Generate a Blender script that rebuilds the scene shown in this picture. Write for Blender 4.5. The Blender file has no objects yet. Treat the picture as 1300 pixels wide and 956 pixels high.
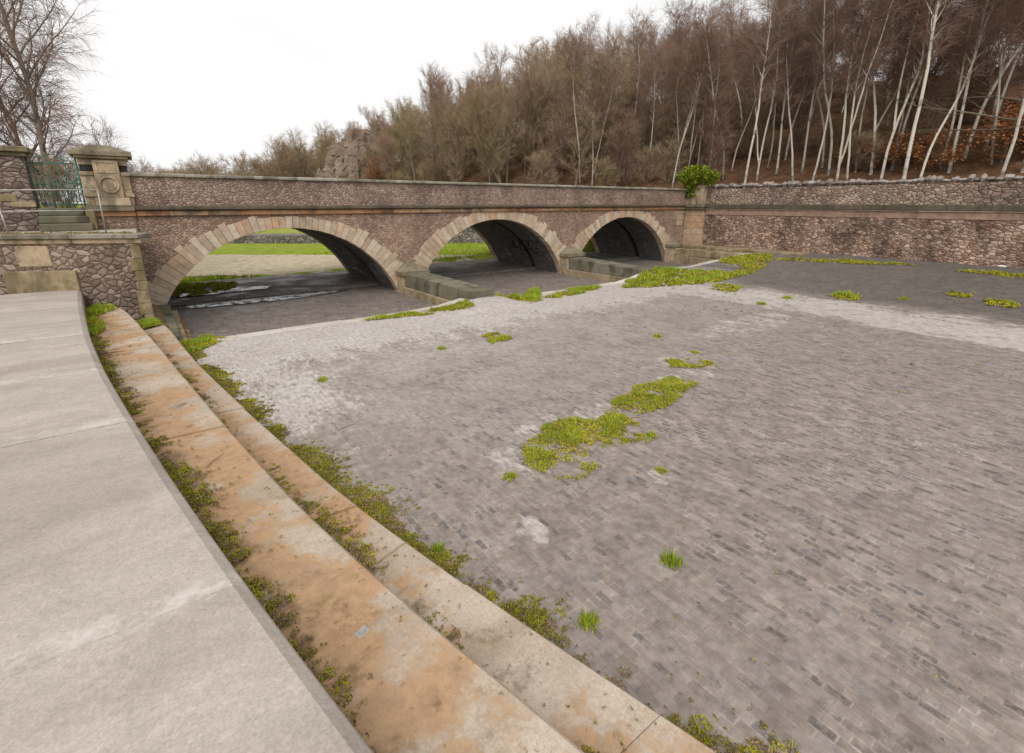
import bpy, math, random
from mathutils import Vector, noise as mnoise

SC = bpy.context.scene
COL = SC.collection
R = math.radians
rnd = random.Random(7)

# ------------------------------------------------------------------ mesh helpers
class MB:
    def __init__(s):
        s.v = []; s.f = []; s.a = []; s.track = False
    def quad(s, a, b, c, d):
        i = len(s.v); s.v += [a, b, c, d]; s.f.append((i, i+1, i+2, i+3))
    def tri(s, a, b, c):
        i = len(s.v); s.v += [a, b, c]; s.f.append((i, i+1, i+2))
    def box(s, x0, x1, y0, y1, z0, z1):
        i = len(s.v)
        s.v += [(x0,y0,z0),(x1,y0,z0),(x1,y1,z0),(x0,y1,z0),(x0,y0,z1),(x1,y0,z1),(x1,y1,z1),(x0,y1,z1)]
        s.f += [(i,i+3,i+2,i+1),(i+4,i+5,i+6,i+7),(i,i+1,i+5,i+4),(i+1,i+2,i+6,i+5),(i+2,i+3,i+7,i+6),(i+3,i,i+4,i+7)]
    def hexa(s, p):                     # eight points: bottom loop then top loop
        i = len(s.v); s.v += [tuple(q) for q in p]
        s.f += [(i,i+3,i+2,i+1),(i+4,i+5,i+6,i+7),(i,i+1,i+5,i+4),(i+1,i+2,i+6,i+5),(i+2,i+3,i+7,i+6),(i+3,i,i+4,i+7)]
    def sweep(s, secs, caps=True):      # list of closed cross-section loops
        i = len(s.v); n = len(secs[0])
        for q in secs: s.v += [tuple(p) for p in q]
        for k in range(len(secs)-1):
            for j in range(n):
                a = i+k*n+j; b = i+k*n+(j+1)%n
                s.f.append((a, b, b+n, a+n))
        if caps:
            s.f.append(tuple(i+j for j in range(n-1, -1, -1)))
            s.f.append(tuple(i+(len(secs)-1)*n+j for j in range(n)))
    def grid(s, xs, ys, zf):
        i = len(s.v); nx = len(xs); ny = len(ys)
        for y in ys:
            for x in xs:
                p = zf(x, y); s.v.append(p if isinstance(p, tuple) else (x, y, p))
        for j in range(ny-1):
            for k in range(nx-1):
                a = i+j*nx+k; s.f.append((a, a+1, a+1+nx, a+nx))
    def tube(s, pts, rad, n=6, cap=False):
        i0 = len(s.v); m = len(pts)
        for k in range(m):
            a = pts[max(k-1, 0)]; b = pts[min(k+1, m-1)]
            dx, dy, dz = b[0]-a[0], b[1]-a[1], b[2]-a[2]
            L = math.sqrt(dx*dx+dy*dy+dz*dz) or 1e-6
            dx /= L; dy /= L; dz /= L
            if abs(dz) < .9: ux, uy, uz = -dy, dx, 0.0
            else: ux, uy, uz = 0.0, -dz, dy
            l = math.sqrt(ux*ux+uy*uy+uz*uz); ux /= l; uy /= l; uz /= l
            wx, wy, wz = dy*uz-dz*uy, dz*ux-dx*uz, dx*uy-dy*ux
            r = rad[k] if hasattr(rad, '__len__') else rad
            px, py, pz = pts[k]
            for j in range(n):
                t = 2*math.pi*j/n; c = math.cos(t)*r; e = math.sin(t)*r
                s.v.append((px+ux*c+wx*e, py+uy*c+wy*e, pz+uz*c+wz*e))
                if s.track: s.a.append(r)
        for k in range(m-1):
            for j in range(n):
                a = i0+k*n+j; b = i0+k*n+(j+1) % n
                s.f.append((a, b, b+n, a+n))
        if cap:
            s.f.append(tuple(i0+j for j in range(n-1, -1, -1)))
            s.f.append(tuple(i0+(m-1)*n+j for j in range(n)))
    def mesh(s, name, smooth=False):
        me = bpy.data.meshes.new(name); me.from_pydata(s.v, [], s.f)
        if s.track and len(s.a) == len(s.v):
            at = me.attributes.new('thick', 'FLOAT', 'POINT'); at.data.foreach_set('value', s.a)
        if smooth:
            me.polygons.foreach_set('use_smooth', [True]*len(me.polygons))
        me.update(); return me
    def build(s, name, mat, parent=None, smooth=False, bevel=0):
        o = bpy.data.objects.new(name, s.mesh(name, smooth)); COL.objects.link(o)
        if mat: o.data.materials.append(mat)
        if parent: o.parent = parent
        if bevel:
            m = o.modifiers.new('Bevel', 'BEVEL'); m.width = bevel; m.segments = 2; m.limit_method = 'ANGLE'; m.angle_limit = R(40)
        return o

def tag(o, label=None, cat=None, group=None, kind=None):
    if label: o['label'] = label
    if cat: o['category'] = cat
    if group: o['group'] = group
    if kind: o['kind'] = kind
    return o
def empty(name, label, cat, group=None, loc=(0,0,0)):
    o = bpy.data.objects.new(name, None); COL.objects.link(o); o.location = loc; o.empty_display_size = .2
    return tag(o, label, cat, group)
def interp(pts, t):
    if t <= pts[0][0]:
        (a, b), (c, d) = pts[0], pts[1]
    elif t >= pts[-1][0]:
        (a, b), (c, d) = pts[-2], pts[-1]
    else:
        for k in range(len(pts)-1):
            if pts[k][0] <= t <= pts[k+1][0]:
                (a, b), (c, d) = pts[k], pts[k+1]; break
    return b+(d-b)*(t-a)/(c-a)
def sstep(a, b, x):
    t = max(0., min(1., (x-a)/(b-a))); return t*t*(3-2*t)
def fbm(x, y, z=0., o=4):
    v = 0; a = .5; f = 1
    for _ in range(o):
        v += a*mnoise.noise(Vector((x*f, y*f, z*f))); a *= .5; f *= 2.03
    return v

# ------------------------------------------------------------------ node helpers
class NT:
    def __init__(s, name, rough=.9, spec=.25):
        s.m = bpy.data.materials.new(name); s.m.use_nodes = True
        s.t = s.m.node_tree; s.b = s.t.nodes['Principled BSDF']
        s.b.inputs['Roughness'].default_value = rough
        s.b.inputs['Specular IOR Level'].default_value = spec
        s.geo = s.t.nodes.new('ShaderNodeNewGeometry')
        s.pos = s.geo.outputs['Position']; s.isl = s.geo.outputs['Random Per Island']
        s._obj = None
    def n(s, ty): return s.t.nodes.new(ty)
    def L(s, a, b): s.t.links.new(a, b)
    def put(s, sock, v):
        if isinstance(v, bpy.types.NodeSocket): s.L(v, sock)
        elif isinstance(v, tuple) and len(v) == 3 and sock.type == 'RGBA': sock.default_value = (*v, 1)
        else: sock.default_value = v
    @property
    def obj(s):
        if not s._obj: s._obj = s.n('ShaderNodeTexCoord').outputs['Object']
        return s._obj
    def xyz(s, v=None):
        q = s.n('ShaderNodeSeparateXYZ'); s.L(v or s.pos, q.inputs[0]); return q.outputs
    def comb(s, x, y, z=0.):
        q = s.n('ShaderNodeCombineXYZ')
        for k, v in enumerate((x, y, z)): s.put(q.inputs[k], v)
        return q.outputs[0]
    def scale(s, v, sc):
        q = s.n('ShaderNodeMapping'); s.L(v, q.inputs[0]); q.inputs['Scale'].default_value = sc; return q.outputs[0]
    def ma(s, op, a, b=0., c=0., clamp=False):
        q = s.n('ShaderNodeMath'); q.operation = op; q.use_clamp = clamp
        s.put(q.inputs[0], a); s.put(q.inputs[1], b); s.put(q.inputs[2], c); return q.outputs[0]
    def noise(s, sc, det=4, rough=.55, v=None, dist=0., col=False):
        q = s.n('ShaderNodeTexNoise'); s.L(v or s.pos, q.inputs['Vector'])
        q.inputs['Scale'].default_value = sc; q.inputs['Detail'].default_value = det
        q.inputs['Roughness'].default_value = rough; q.inputs['Distortion'].default_value = dist
        return q.outputs['Color' if col else 'Fac']
    def vor(s, sc, feat='F1', v=None, rand=1.):
        q = s.n('ShaderNodeTexVoronoi'); q.feature = feat; s.L(v or s.pos, q.inputs['Vector'])
        q.inputs['Scale'].default_value = sc; q.inputs['Randomness'].default_value = rand; return q.outputs
    def mr(s, v, a, b, c=0., d=1., smooth=True):
        q = s.n('ShaderNodeMapRange'); q.interpolation_type = 'SMOOTHSTEP' if smooth else 'LINEAR'
        s.put(q.inputs[0], v); q.inputs[1].default_value = a; q.inputs[2].default_value = b
        q.inputs[3].default_value = c; q.inputs[4].default_value = d; return q.outputs[0]
    def ramp(s, v, stops, const=False):
        q = s.n('ShaderNodeValToRGB'); s.L(v, q.inputs[0]); e = q.color_ramp.elements
        if const: q.color_ramp.interpolation = 'CONSTANT'
        while len(e) < len(stops): e.new(.5)
        for k, (p, c) in enumerate(stops): e[k].position = p; e[k].color = (*c, 1)
        return q.outputs[0]
    def mix(s, f, a, b, mode='MIX'):
        q = s.n('ShaderNodeMix'); q.data_type = 'RGBA'; q.blend_type = mode
        s.put(q.inputs[0], f); s.put(q.inputs[6], a); s.put(q.inputs[7], b); return q.outputs[2]
    def gain(s, c, f):                   # multiply a colour by a scalar
        return s.mix(1., c, s.comb(f, f, f), 'MULTIPLY')
    def out(s, c, bump=None, dist=.02, strength=.6, rough=None):
        s.put(s.b.inputs['Base Color'], c)
        if bump is not None:
            q = s.n('ShaderNodeBump'); q.inputs['Strength'].default_value = strength; q.inputs['Distance'].default_value = dist
            s.L(bump, q.inputs['Height']); s.L(q.outputs[0], s.b.inputs['Normal'])
        if rough is not None: s.put(s.b.inputs['Roughness'], rough)
        return s.m

def m_brickfloor(name, mode):
    t = NT(name, .88, .3); x, y, z = t.xyz()
    warp = t.noise(.6, 2, .5)
    xx = t.ma('ADD', x, t.ma('MULTIPLY', t.ma('SUBTRACT', warp, .5), .12))
    v = t.ma('DIVIDE', xx, .088); row = t.ma('FLOOR', v)
    par = t.ma('MULTIPLY', t.ma('FLOORED_MODULO', row, 2.), .5)
    w0 = t.n('ShaderNodeTexWhiteNoise'); w0.noise_dimensions = '1D'; t.L(row, w0.inputs['W'])
    u = t.ma('ADD', t.ma('DIVIDE', y, .190), t.ma('ADD', par, t.ma('MULTIPLY', w0.outputs[0], .25)))
    cell = t.ma('FLOOR', u)
    wn = t.n('ShaderNodeTexWhiteNoise'); wn.noise_dimensions = '2D'; t.L(t.comb(row, cell), wn.inputs['Vector'])
    rv = wn.outputs['Value']
    wn2 = t.n('ShaderNodeTexWhiteNoise'); wn2.noise_dimensions = '2D'; t.L(t.comb(t.ma('ADD', row, 71.), cell), wn2.inputs['Vector'])
    fu = t.ma('FRACT', u); fv = t.ma('FRACT', v)
    nn = t.noise(16, 3, .6)
    du = t.ma('MULTIPLY', t.ma('MINIMUM', fu, t.ma('SUBTRACT', 1., fu)), .190)
    dv = t.ma('MULTIPLY', t.ma('MINIMUM', fv, t.ma('SUBTRACT', 1., fv)), .088)
    d = t.ma('ADD', t.ma('MINIMUM', du, dv), t.ma('MULTIPLY', t.ma('SUBTRACT', nn, .5), .030))
    brick0 = t.mr(d, .002, .012); vis = t.mr(t.noise(1.7, 5, .7), .40, .66); brick = t.ma('SUBTRACT', 1., t.ma('MULTIPLY', t.ma('SUBTRACT', 1., brick0), t.ma('ADD', .3, t.ma('MULTIPLY', vis, .6))))
    big = t.noise(.35, 5, .6); mid = t.noise(2.2, 5, .65)
    # individual bricks: most close to the film of lime over them, some bare and dark
    bare = t.mr(t.ma('ADD', t.ma('ADD', t.ma('SUBTRACT', rv, .80), t.ma('MULTIPLY', t.mr(y, -16., -9., .13, -.04), t.mr(x, 2.5, 7.))), t.ma('MULTIPLY', t.ma('SUBTRACT', big, .5), 1.1)), -.06, .16)
    bare = t.ma('MULTIPLY', bare, t.ma('MULTIPLY', t.mr(d, .004, .02), t.mr(t.noise(13, 4, .75), .34, .6)))
    c = t.ramp(wn2.outputs['Value'], [(0., (.212,.171,.147)), (.45, (.247,.204,.178)), (.8, (.274,.229,.202)), (1., (.224,.194,.18))])
    dk = t.ramp(wn2.outputs['Value'], [(0., (.10,.088,.083)), (.5, (.14,.12,.108)), (1., (.115,.105,.105))])
    c = t.mix(bare, c, dk)
    c = t.mix(t.ma('SUBTRACT', 1., brick), c, t.mix(t.mr(mid, .4, .65), (.22,.19,.172), (.36,.315,.285)))
    c = t.gain(c, t.mr(t.noise(9, 5, .7), .25, .75, .68, 1.32, False))
    c = t.gain(c, t.mr(t.noise(6., 5, .7, t.scale(t.pos, (1.7, .9, 1))), .3, .7, .88, 1.13, False))
    c = t.gain(c, t.mr(mid, .3, .7, .86, 1.15, False))
    c = t.gain(c, t.mr(big, .3, .7, .9, 1.1, False))
    # lime bloom: along the lip of the apron, along the fold of the floor, and in scattered blotches
    streak = t.noise(1.3, 6, .68, t.scale(t.pos, (1.6, .55, 1)))
    fine = t.noise(7, 5, .7, t.scale(t.pos, (1.6, .7, 1)))
    sn = t.ma('ADD', t.ma('MULTIPLY', t.ma('SUBTRACT', streak, .5), 1.5), t.ma('MULTIPLY', t.ma('SUBTRACT', fine, .5), .9))
    if mode == 'apron':
        lip = t.mr(t.ma('ADD', y, t.ma('MULTIPLY', big, -2.)), -13.2, -8.0)
        lip = t.ma('MULTIPLY', lip, t.mr(x, 20., 25., 1., .55))
        fx = t.ma('ADD', x, t.ma('MULTIPLY', t.ma('SUBTRACT', big, .5), 1.5))
        fold = t.ma('MULTIPLY', t.ma('MULTIPLY', t.mr(fx, 16.2, 18.2), t.mr(fx, 19.0, 22.2, 1., 0.)), .8)
        left = t.ma('MULTIPLY', t.mr(x, 1.8, 4.2, .75, 0.), t.mr(y, -17., -11.5))
        def blob(cx, cy, rx, ry):
            a = t.ma('POWER', t.ma('DIVIDE', t.ma('SUBTRACT', x, cx), rx), 2.); b = t.ma('POWER', t.ma('DIVIDE', t.ma('SUBTRACT', y, cy), ry), 2.)
            return t.mr(t.ma('ADD', a, b), .3, 1.5, 1., 0.)
        bl = None
        for q in ((4.1,-16.0,.9,.75),(5.3,-15.4,1.5,.55),(8.7,-15.3,1.6,.5),(5.25,-17.45,.35,.25),(3.85,-18.5,.3,.22),(14.6,-13.6,3.,1.),(3.0,-17.2,.25,.35),(9.6,-14.4,1.4,.4)):
            k = blob(*q); bl = k if bl is None else t.ma('MAXIMUM', bl, k)
        base = t.ma('MAXIMUM', t.ma('MAXIMUM', lip, fold), t.ma('MAXIMUM', left, t.ma('MULTIPLY', bl, .55)))
        pale = t.mr(t.ma('ADD', t.ma('MULTIPLY', base, 1.15), t.ma('MULTIPLY', sn, t.ma('MULTIPLY', t.mr(base, 0., .5, .6, 1.25), 1.))), .56, .86)
        pale = t.ma('MULTIPLY', pale, t.ma('ADD', .72, t.ma('MULTIPLY', t.ma('SUBTRACT', 1., brick0), .28)))
        wash = t.ma('MULTIPLY', t.ma('MULTIPLY', t.mr(y, -17.5, -9.), t.mr(x, 5., 17., 1., .35)), t.mr(t.noise(.8, 6, .7), .36, .62, .15, 1.))
        c = t.mix(t.ma('MULTIPLY', wash, .8), c, t.mix(t.mr(fine, .34, .66), (.295,.262,.238), (.47,.435,.405)))
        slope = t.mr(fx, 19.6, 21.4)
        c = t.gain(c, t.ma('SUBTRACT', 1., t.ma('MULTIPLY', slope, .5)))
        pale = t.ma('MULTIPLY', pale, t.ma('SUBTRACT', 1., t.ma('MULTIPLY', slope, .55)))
        c = t.mix(t.ma('MULTIPLY', pale, .68), c, t.mix(t.mr(fine, .32, .68), (.40,.36,.325), (.64,.60,.56)))
        och = t.mr(t.noise(.9, 5, .6), .60, .74)
        c = t.mix(t.ma('MULTIPLY', och, t.ma('MULTIPLY', base, .4)), c, (.36,.27,.19))
    else:
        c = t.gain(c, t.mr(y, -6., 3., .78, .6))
        wp = t.mr(t.ma('ADD', sn, t.mr(y, -6., -2.5, .25, 0.)), .34, .75)
        c = t.mix(t.ma('MULTIPLY', wp, .6), c, (.42,.40,.39))
    rg = t.mr(nn, .3, .7, .78, .95)
    if mode != 'apron': rg = t.mr(t.noise(.8, 3), .4, .6, .5, .85)
    h = t.ma('ADD', t.ma('MULTIPLY', brick, .6), t.ma('ADD', t.ma('MULTIPLY', rv, .35), t.ma('MULTIPLY', t.noise(40, 3), .3)))
    return t.out(c, h, .01, .75, rg)

def m_concrete(name, c0, c1, dirt=None, joints=False):
    t = NT(name, .9, .2)
    a = t.noise(.7, 6, .62, t.scale(t.pos, (.45, 1.1, 1)), .6); f = t.noise(28, 5, .72); m = t.noise(5, 4, .6)
    c = t.mix(t.mr(a, .34, .68), c0, c1)
    c = t.gain(c, t.mr(f, .25, .75, .84, 1.15, False)); c = t.gain(c, t.mr(t.noise(60, 3, .7), .3, .7, .86, 1.14, False))
    c = t.gain(c, t.mr(m, .3, .7, .93, 1.06, False)); c = t.gain(c, t.mr(t.noise(1.9, 7, .72, t.scale(t.pos, (.5, 1.3, 1))), .3, .7, .92, 1.08, False))
    sp = t.vor(75)['Distance']
    c = t.gain(c, t.mr(sp, .1, .3, .88, 1.0))
    if dirt:
        d = t.noise(1.05, 6, .62); d2 = t.noise(11, 4, .7)
        at = t.n('ShaderNodeAttribute'); at.attribute_name = 'thick'; inn = at.outputs['Fac']
        k = t.mr(t.ma('ADD', t.ma('ADD', d, t.ma('MULTIPLY', inn, .16)), t.ma('MULTIPLY', t.ma('SUBTRACT', d2, .5), .22)), .47, .60)
        c = t.mix(t.ma('MULTIPLY', k, .82), c, t.mix(t.mr(d2, .35, .65), dirt, tuple(q*1.35 for q in dirt)))
        br = t.mr(t.ma('ADD', t.noise(3.1, 6, .72), t.ma('MULTIPLY', inn, .24)), .62, .80)
        c = t.mix(t.ma('MULTIPLY', br, .72), c, (.13,.085,.04))
        ol = t.mr(t.noise(2.3, 5, .65), .58, .72)
        c = t.mix(t.ma('MULTIPLY', ol, .55), c, (.17,.13,.045))
        sp2 = t.mr(t.noise(22, 2, .5), .66, .74)
        c = t.mix(t.ma('MULTIPLY', sp2, .5), c, (.09,.07,.035))
    if joints:                            # smeared lime streaks running off the slab joints
        x, y, z = t.xyz()
        st = None
        for q in (-9.4, -12.13, -14.5, -17.87, -20.3):
            yy = t.ma('ABSOLUTE', t.ma('ADD', y, t.ma('ADD', -q+.12, t.ma('MULTIPLY', t.noise(1.1, 4), -.45))))
            k = t.mr(yy, .01, .17, 1., 0.); st = k if st is None else t.ma('MAXIMUM', st, k)
        st = t.ma('MULTIPLY', st, t.mr(t.noise(5.2, 6, .75), .40, .62))
        c = t.mix(t.ma('MULTIPLY', st, .5), c, (.68,.64,.60))
        ck = None
        for q in (-9.4, -12.13, -14.5, -17.87, -20.3):
            yy = t.ma('ABSOLUTE', t.ma('ADD', y, t.ma('ADD', -q+.03, t.ma('MULTIPLY', t.noise(6., 5, .7), -.06))))
            k = t.mr(yy, .002, .009, 1., 0.); ck = k if ck is None else t.ma('MAXIMUM', ck, k)
        c = t.mix(t.ma('MULTIPLY', ck, t.mr(t.noise(2.6, 4, .7), .44, .56, .15, .85)), c, (.12,.10,.085))
        c = t.mix(t.ma('MULTIPLY', t.mr(t.noise(1.3, 6, .72), .56, .68), .35), c, (.27,.22,.18))
    h = t.ma('ADD', t.ma('MULTIPLY', f, .7), t.ma('MULTIPLY', m, .3))
    return t.out(c, h, .004, .25)

def m_rubble(name, sc, stops, joint, jw=.035, stain=None, squash=1.25, bump=.035, jsoft=.05):
    t = NT(name, .92, .2)
    wv = t.n('ShaderNodeVectorMath'); wv.operation = 'ADD'; t.L(t.pos, wv.inputs[0])
    sv = t.n('ShaderNodeVectorMath'); sv.operation = 'SCALE'; t.L(t.noise(2.5*sc/4, 3, .5, col=True), sv.inputs[0]); sv.inputs['Scale'].default_value = .16*4/sc
    t.L(sv.outputs[0], wv.inputs[1])
    p = t.scale(wv.outputs[0], (1, 1, squash))
    de = t.vor(sc, 'DISTANCE_TO_EDGE', p)['Distance']; f1 = t.vor(sc, 'F1', p)
    h = t.n('ShaderNodeSeparateColor'); t.L(f1['Color'], h.inputs[0])
    c = t.ramp(h.outputs[0], stops)
    c = t.gain(c, t.mr(h.outputs[1], 0., 1., .72, 1.3, False))
    c = t.gain(c, t.mr(t.noise(24, 5, .7), .25, .75, .72, 1.25, False))
    k = t.mr(de, jw*.4, jw+jsoft)
    c = t.mix(k, joint, c)
    big = t.noise(.5, 5, .62)
    c = t.gain(c, t.mr(big, .3, .7, .78, 1.18, False))
    if stain:
        x, y, z = t.xyz()
        sn = t.noise(.8, 5, .65, t.scale(t.pos, (1, 1, .45)))
        c = t.gain(c, t.mr(sn, .42, .62, 1., stain))
    hh = t.ma('ADD', t.mr(de, 0., .22), t.ma('MULTIPLY', t.noise(30, 4, .7), .35))
    return t.out(c, hh, bump, .85)

def m_ashlar(name, stops, moss=0., dark=None):
    t = NT(name, .9, .2)
    c = t.ramp(t.isl, stops)
    n = t.noise(3.2, 6, .65); f = t.noise(34, 4, .7)
    c = t.gain(c, t.mr(n, .3, .7, .74, 1.2, False)); c = t.gain(c, t.mr(f, .3, .7, .86, 1.12, False))
    if dark: c = t.mix(t.ma('MULTIPLY', t.mr(t.noise(1.6, 5, .65, t.scale(t.pos, (1, 1, .5))), .48, .64), .75), c, dark)
    if moss: c = t.mix(t.ma('MULTIPLY', t.mr(t.noise(2.1, 5, .65), .5, .66), moss), c, (.12,.11,.03))
    return t.out(c, t.ma('ADD', n, t.ma('MULTIPLY', f, .5)), .02, .6)

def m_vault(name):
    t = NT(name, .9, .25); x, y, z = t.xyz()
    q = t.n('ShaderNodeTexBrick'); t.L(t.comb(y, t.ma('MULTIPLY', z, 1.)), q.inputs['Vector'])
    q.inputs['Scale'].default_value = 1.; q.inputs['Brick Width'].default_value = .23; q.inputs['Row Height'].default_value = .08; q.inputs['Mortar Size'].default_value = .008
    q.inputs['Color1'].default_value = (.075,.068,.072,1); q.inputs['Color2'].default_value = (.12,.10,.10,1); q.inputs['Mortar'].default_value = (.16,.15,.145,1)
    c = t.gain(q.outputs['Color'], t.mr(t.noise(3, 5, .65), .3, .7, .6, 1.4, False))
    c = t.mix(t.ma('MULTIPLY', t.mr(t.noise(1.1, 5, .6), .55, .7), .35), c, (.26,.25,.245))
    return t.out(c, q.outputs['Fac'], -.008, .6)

def m_leafy(name, stops, rough=.7, trans=0.):
    t = NT(name, rough, .2)
    c = t.ramp(t.isl, stops); c = t.gain(c, t.mr(t.noise(1.5, 4, .6), .3, .7, .7, 1.25, False))
    return t.out(c)

def m_twig(name, c0, c1):
    t = NT(name, .85, .15); oi = t.n('ShaderNodeObjectInfo')
    return t.out(t.mix(oi.outputs['Random'], c0, c1))

def m_bark(name, thickc, thinc, mark, white=True, lim=(.011, .021)):
    t = NT(name, .85, .15); at = t.n('ShaderNodeAttribute'); at.attribute_name = 'thick'
    v = t.obj; x, y, z = t.xyz(v)
    n = t.noise(1., 5, .7, t.scale(v, (9, 9, 26 if white else 5))); m = t.noise(2.3, 3, .6, v)
    c = t.mix(t.mr(n, .56, .66), thickc, mark)
    if white:
        c = t.mix(t.ma('MULTIPLY', t.mr(z, .1, 1.6, 1., 0.), t.mr(m, .35, .6)), c, (.10,.085,.07))
        c = t.mix(t.mr(m, .54, .68), c, tuple(q*.42 for q in thickc))
    oi = t.n('ShaderNodeObjectInfo'); c = t.gain(c, t.mr(oi.outputs['Random'], 0., 1., .6, 1.12, False))
    c = t.mix(t.mr(at.outputs['Fac'], lim[0], lim[1], 1., 0.), c, thinc)
    return t.out(c, n, .01, .4)

M = {}
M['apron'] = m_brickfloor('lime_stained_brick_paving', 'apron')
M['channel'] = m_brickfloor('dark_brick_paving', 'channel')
M['walk'] = m_concrete('walkway_concrete', (.35,.30,.26), (.44,.385,.338), None, True)
M['step'] = m_concrete('weathered_step_concrete', (.37,.295,.225), (.48,.40,.325), (.325,.195,.10))
M['kerb'] = m_concrete('lime_bleached_kerb', (.42,.36,.31), (.58,.54,.50))
M['wing'] = m_rubble('grey_brown_rubble', 4.9, [(0,(.205,.148,.115)),(.5,(.275,.20,.16)),(1,(.34,.255,.205))], (.10,.07,.054), .02, .7)
M['bridge'] = m_rubble('mauve_brown_rubble', 8.5, [(0,(.34,.225,.165)),(.5,(.395,.268,.202)),(1,(.45,.325,.258))], (.285,.19,.145), .02, .8)
M['parapet'] = m_rubble('mauve_rubble_parapet', 8.2, [(0,(.31,.215,.17)),(.5,(.37,.265,.215)),(1,(.43,.32,.27))], (.20,.138,.112), .02, .75)
M['wall'] = m_rubble('pink_rubble', 5., [(0,(.27,.16,.112)),(.45,(.385,.255,.19)),(1,(.48,.345,.275))], (.11,.072,.056), .022, .5, 1.6)
M['wallup'] = m_rubble('grey_rubble', 4.6, [(0,(.25,.17,.13)),(.5,(.37,.268,.212)),(1,(.47,.365,.30))], (.10,.07,.056), .03, .7, 1.5)
M['bank'] = m_rubble('grey_basin_rubble', 3., [(0,(.17,.15,.135)),(.5,(.24,.21,.19)),(1,(.29,.26,.235))], (.08,.07,.06), .04, .8)
M['voussoir'] = m_ashlar('buff_sandstone', [(0,(.42,.315,.22)),(.35,(.50,.395,.295)),(.7,(.57,.475,.37)),(.86,(.52,.335,.225)),(1,(.38,.30,.22))])
M['sand'] = m_ashlar('buff_weathered_sandstone', [(0,(.37,.275,.185)),(.5,(.44,.335,.235)),(1,(.50,.40,.29))], .1, (.12,.095,.065))
M['sandred'] = m_ashlar('orange_sandstone', [(0,(.36,.20,.10)),(.4,(.43,.22,.11)),(.7,(.44,.30,.19)),(1,(.28,.19,.12))], 0., (.09,.065,.045))
M['cap'] = m_ashlar('dark_weathered_coping', [(0,(.17,.135,.088)),(.5,(.22,.18,.125)),(1,(.27,.225,.165))], .45, (.07,.06,.042))
M['coping'] = m_ashlar('grey_coping_stone', [(0,(.24,.21,.17)),(.5,(.30,.27,.225)),(1,(.35,.32,.27))], .3, (.11,.095,.07))
M['brickband'] = m_ashlar('pink_brick_band', [(0,(.33,.21,.16)),(1,(.36,.235,.18))], 0., (.20,.135,.105))
M['copestone'] = m_ashlar('rough_cope_stone', [(0,(.20,.155,.135)),(.5,(.29,.24,.215)),(1,(.36,.31,.285))], .2)
M['vault'] = m_vault('dark_vault_brick')  # very dark brick tones, mottled by noise
M['capdark'] = m_ashlar('blackened_string_course', [(0,(.095,.075,.053)),(1,(.135,.11,.08))], .2, (.07,.058,.045))
M['train'] = m_ashlar('blackened_training_stone', [(0,(.13,.115,.08)),(.5,(.17,.155,.115)),(1,(.22,.20,.15))], .35, (.055,.05,.035))
M['plinth'] = m_ashlar('tan_plinth_stone', [(0,(.28,.21,.13)),(1,(.38,.30,.20))], .5, (.14,.11,.06))
t = NT('painted_teal_iron', .5, .4); M['teal'] = t.out(t.mix(t.mr(t.noise(14, 4), .52, .66), (.03,.17,.14), (.15,.09,.05)))
t = NT('galvanised_pipe', .45, .5); t.b.inputs['Metallic'].default_value = .35; M['galv'] = t.out(t.mix(t.mr(t.noise(7, 4), .35, .7), (.30,.285,.26), (.42,.40,.37)))
t = NT('shade_dark_recess', .95, .1); M['dark'] = t.out(t.gain((.05,.045,.04), t.mr(t.noise(4), .3, .7, .6, 1.4)))  # near-black colour paints in the shade of the groove and pillar openings
t = NT('pale_spray_paint', .7); M['spray'] = t.out(t.mix(t.noise(20, 3), (.20,.21,.215), (.36,.37,.38)))
t = NT('black_spray_paint', .7); M['sprayk'] = t.out(t.mix(t.noise(20, 3), (.015,.015,.016), (.035,.033,.03)))
t = NT('shallow_wet_film', .06, .5); w = t.noise(5, 5, .65, t.scale(t.pos, (1, .8, 1))); M['water'] = t.out(t.gain((.05,.047,.044), t.mr(w, .3, .7, .5, 1.6)), w, .03, .5, t.mr(t.noise(2.6, 5, .7), .42, .62, .05, .75))
M['birch_bark'] = m_bark('white_birch_bark', (.66,.60,.52), (.20,.115,.09), (.12,.10,.085))
M['brown_bark'] = m_bark('grey_brown_bark', (.22,.175,.13), (.16,.11,.075), (.14,.105,.075), False, (.01, .03))
M['birch_twig'] = m_twig('purple_brown_twigs', (.225,.135,.105), (.285,.19,.148))
M['brown_twig'] = m_twig('olive_brown_twigs', (.28,.215,.12), (.345,.24,.17))
M['leaf_orange'] = m_leafy('dead_orange_beech_leaves', [(0,(.20,.075,.025)),(.5,(.34,.14,.05)),(1,(.44,.22,.10))])
M['ivy'] = m_leafy('glossy_ivy_leaves', [(0,(.08,.115,.012)),(.4,(.18,.24,.02)),(.8,(.36,.41,.03)),(1,(.48,.47,.06))], .5)
M['grass'] = m_leafy('fresh_grass_blades', [(0,(.15,.23,.012)),(.45,(.27,.37,.02)),(.8,(.38,.45,.03)),(1,(.50,.45,.12))])
M['moss'] = m_leafy('yellow_green_moss', [(0,(.13,.12,.014)),(.3,(.28,.27,.018)),(.6,(.42,.40,.022)),(.85,(.50,.40,.035)),(1,(.34,.20,.06))])
M['mossdk'] = m_leafy('brown_green_moss', [(0,(.10,.065,.025)),(.3,(.20,.14,.03)),(.55,(.27,.23,.03)),(.8,(.30,.31,.03)),(1,(.38,.27,.15))])
M['stick'] = m_leafy('dry_stick', [(0,(.17,.105,.06)),(.5,(.30,.20,.125)),(1,(.44,.33,.23))])
t = NT('pink_grey_rock', .92, .2); a = t.noise(.35, 6, .7); v_ = t.ma('ABSOLUTE', t.ma('SUBTRACT', t.noise(.8, 4, .6, t.scale(t.pos, (1.4, 1.4, .7)), 1.2), .5))
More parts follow.
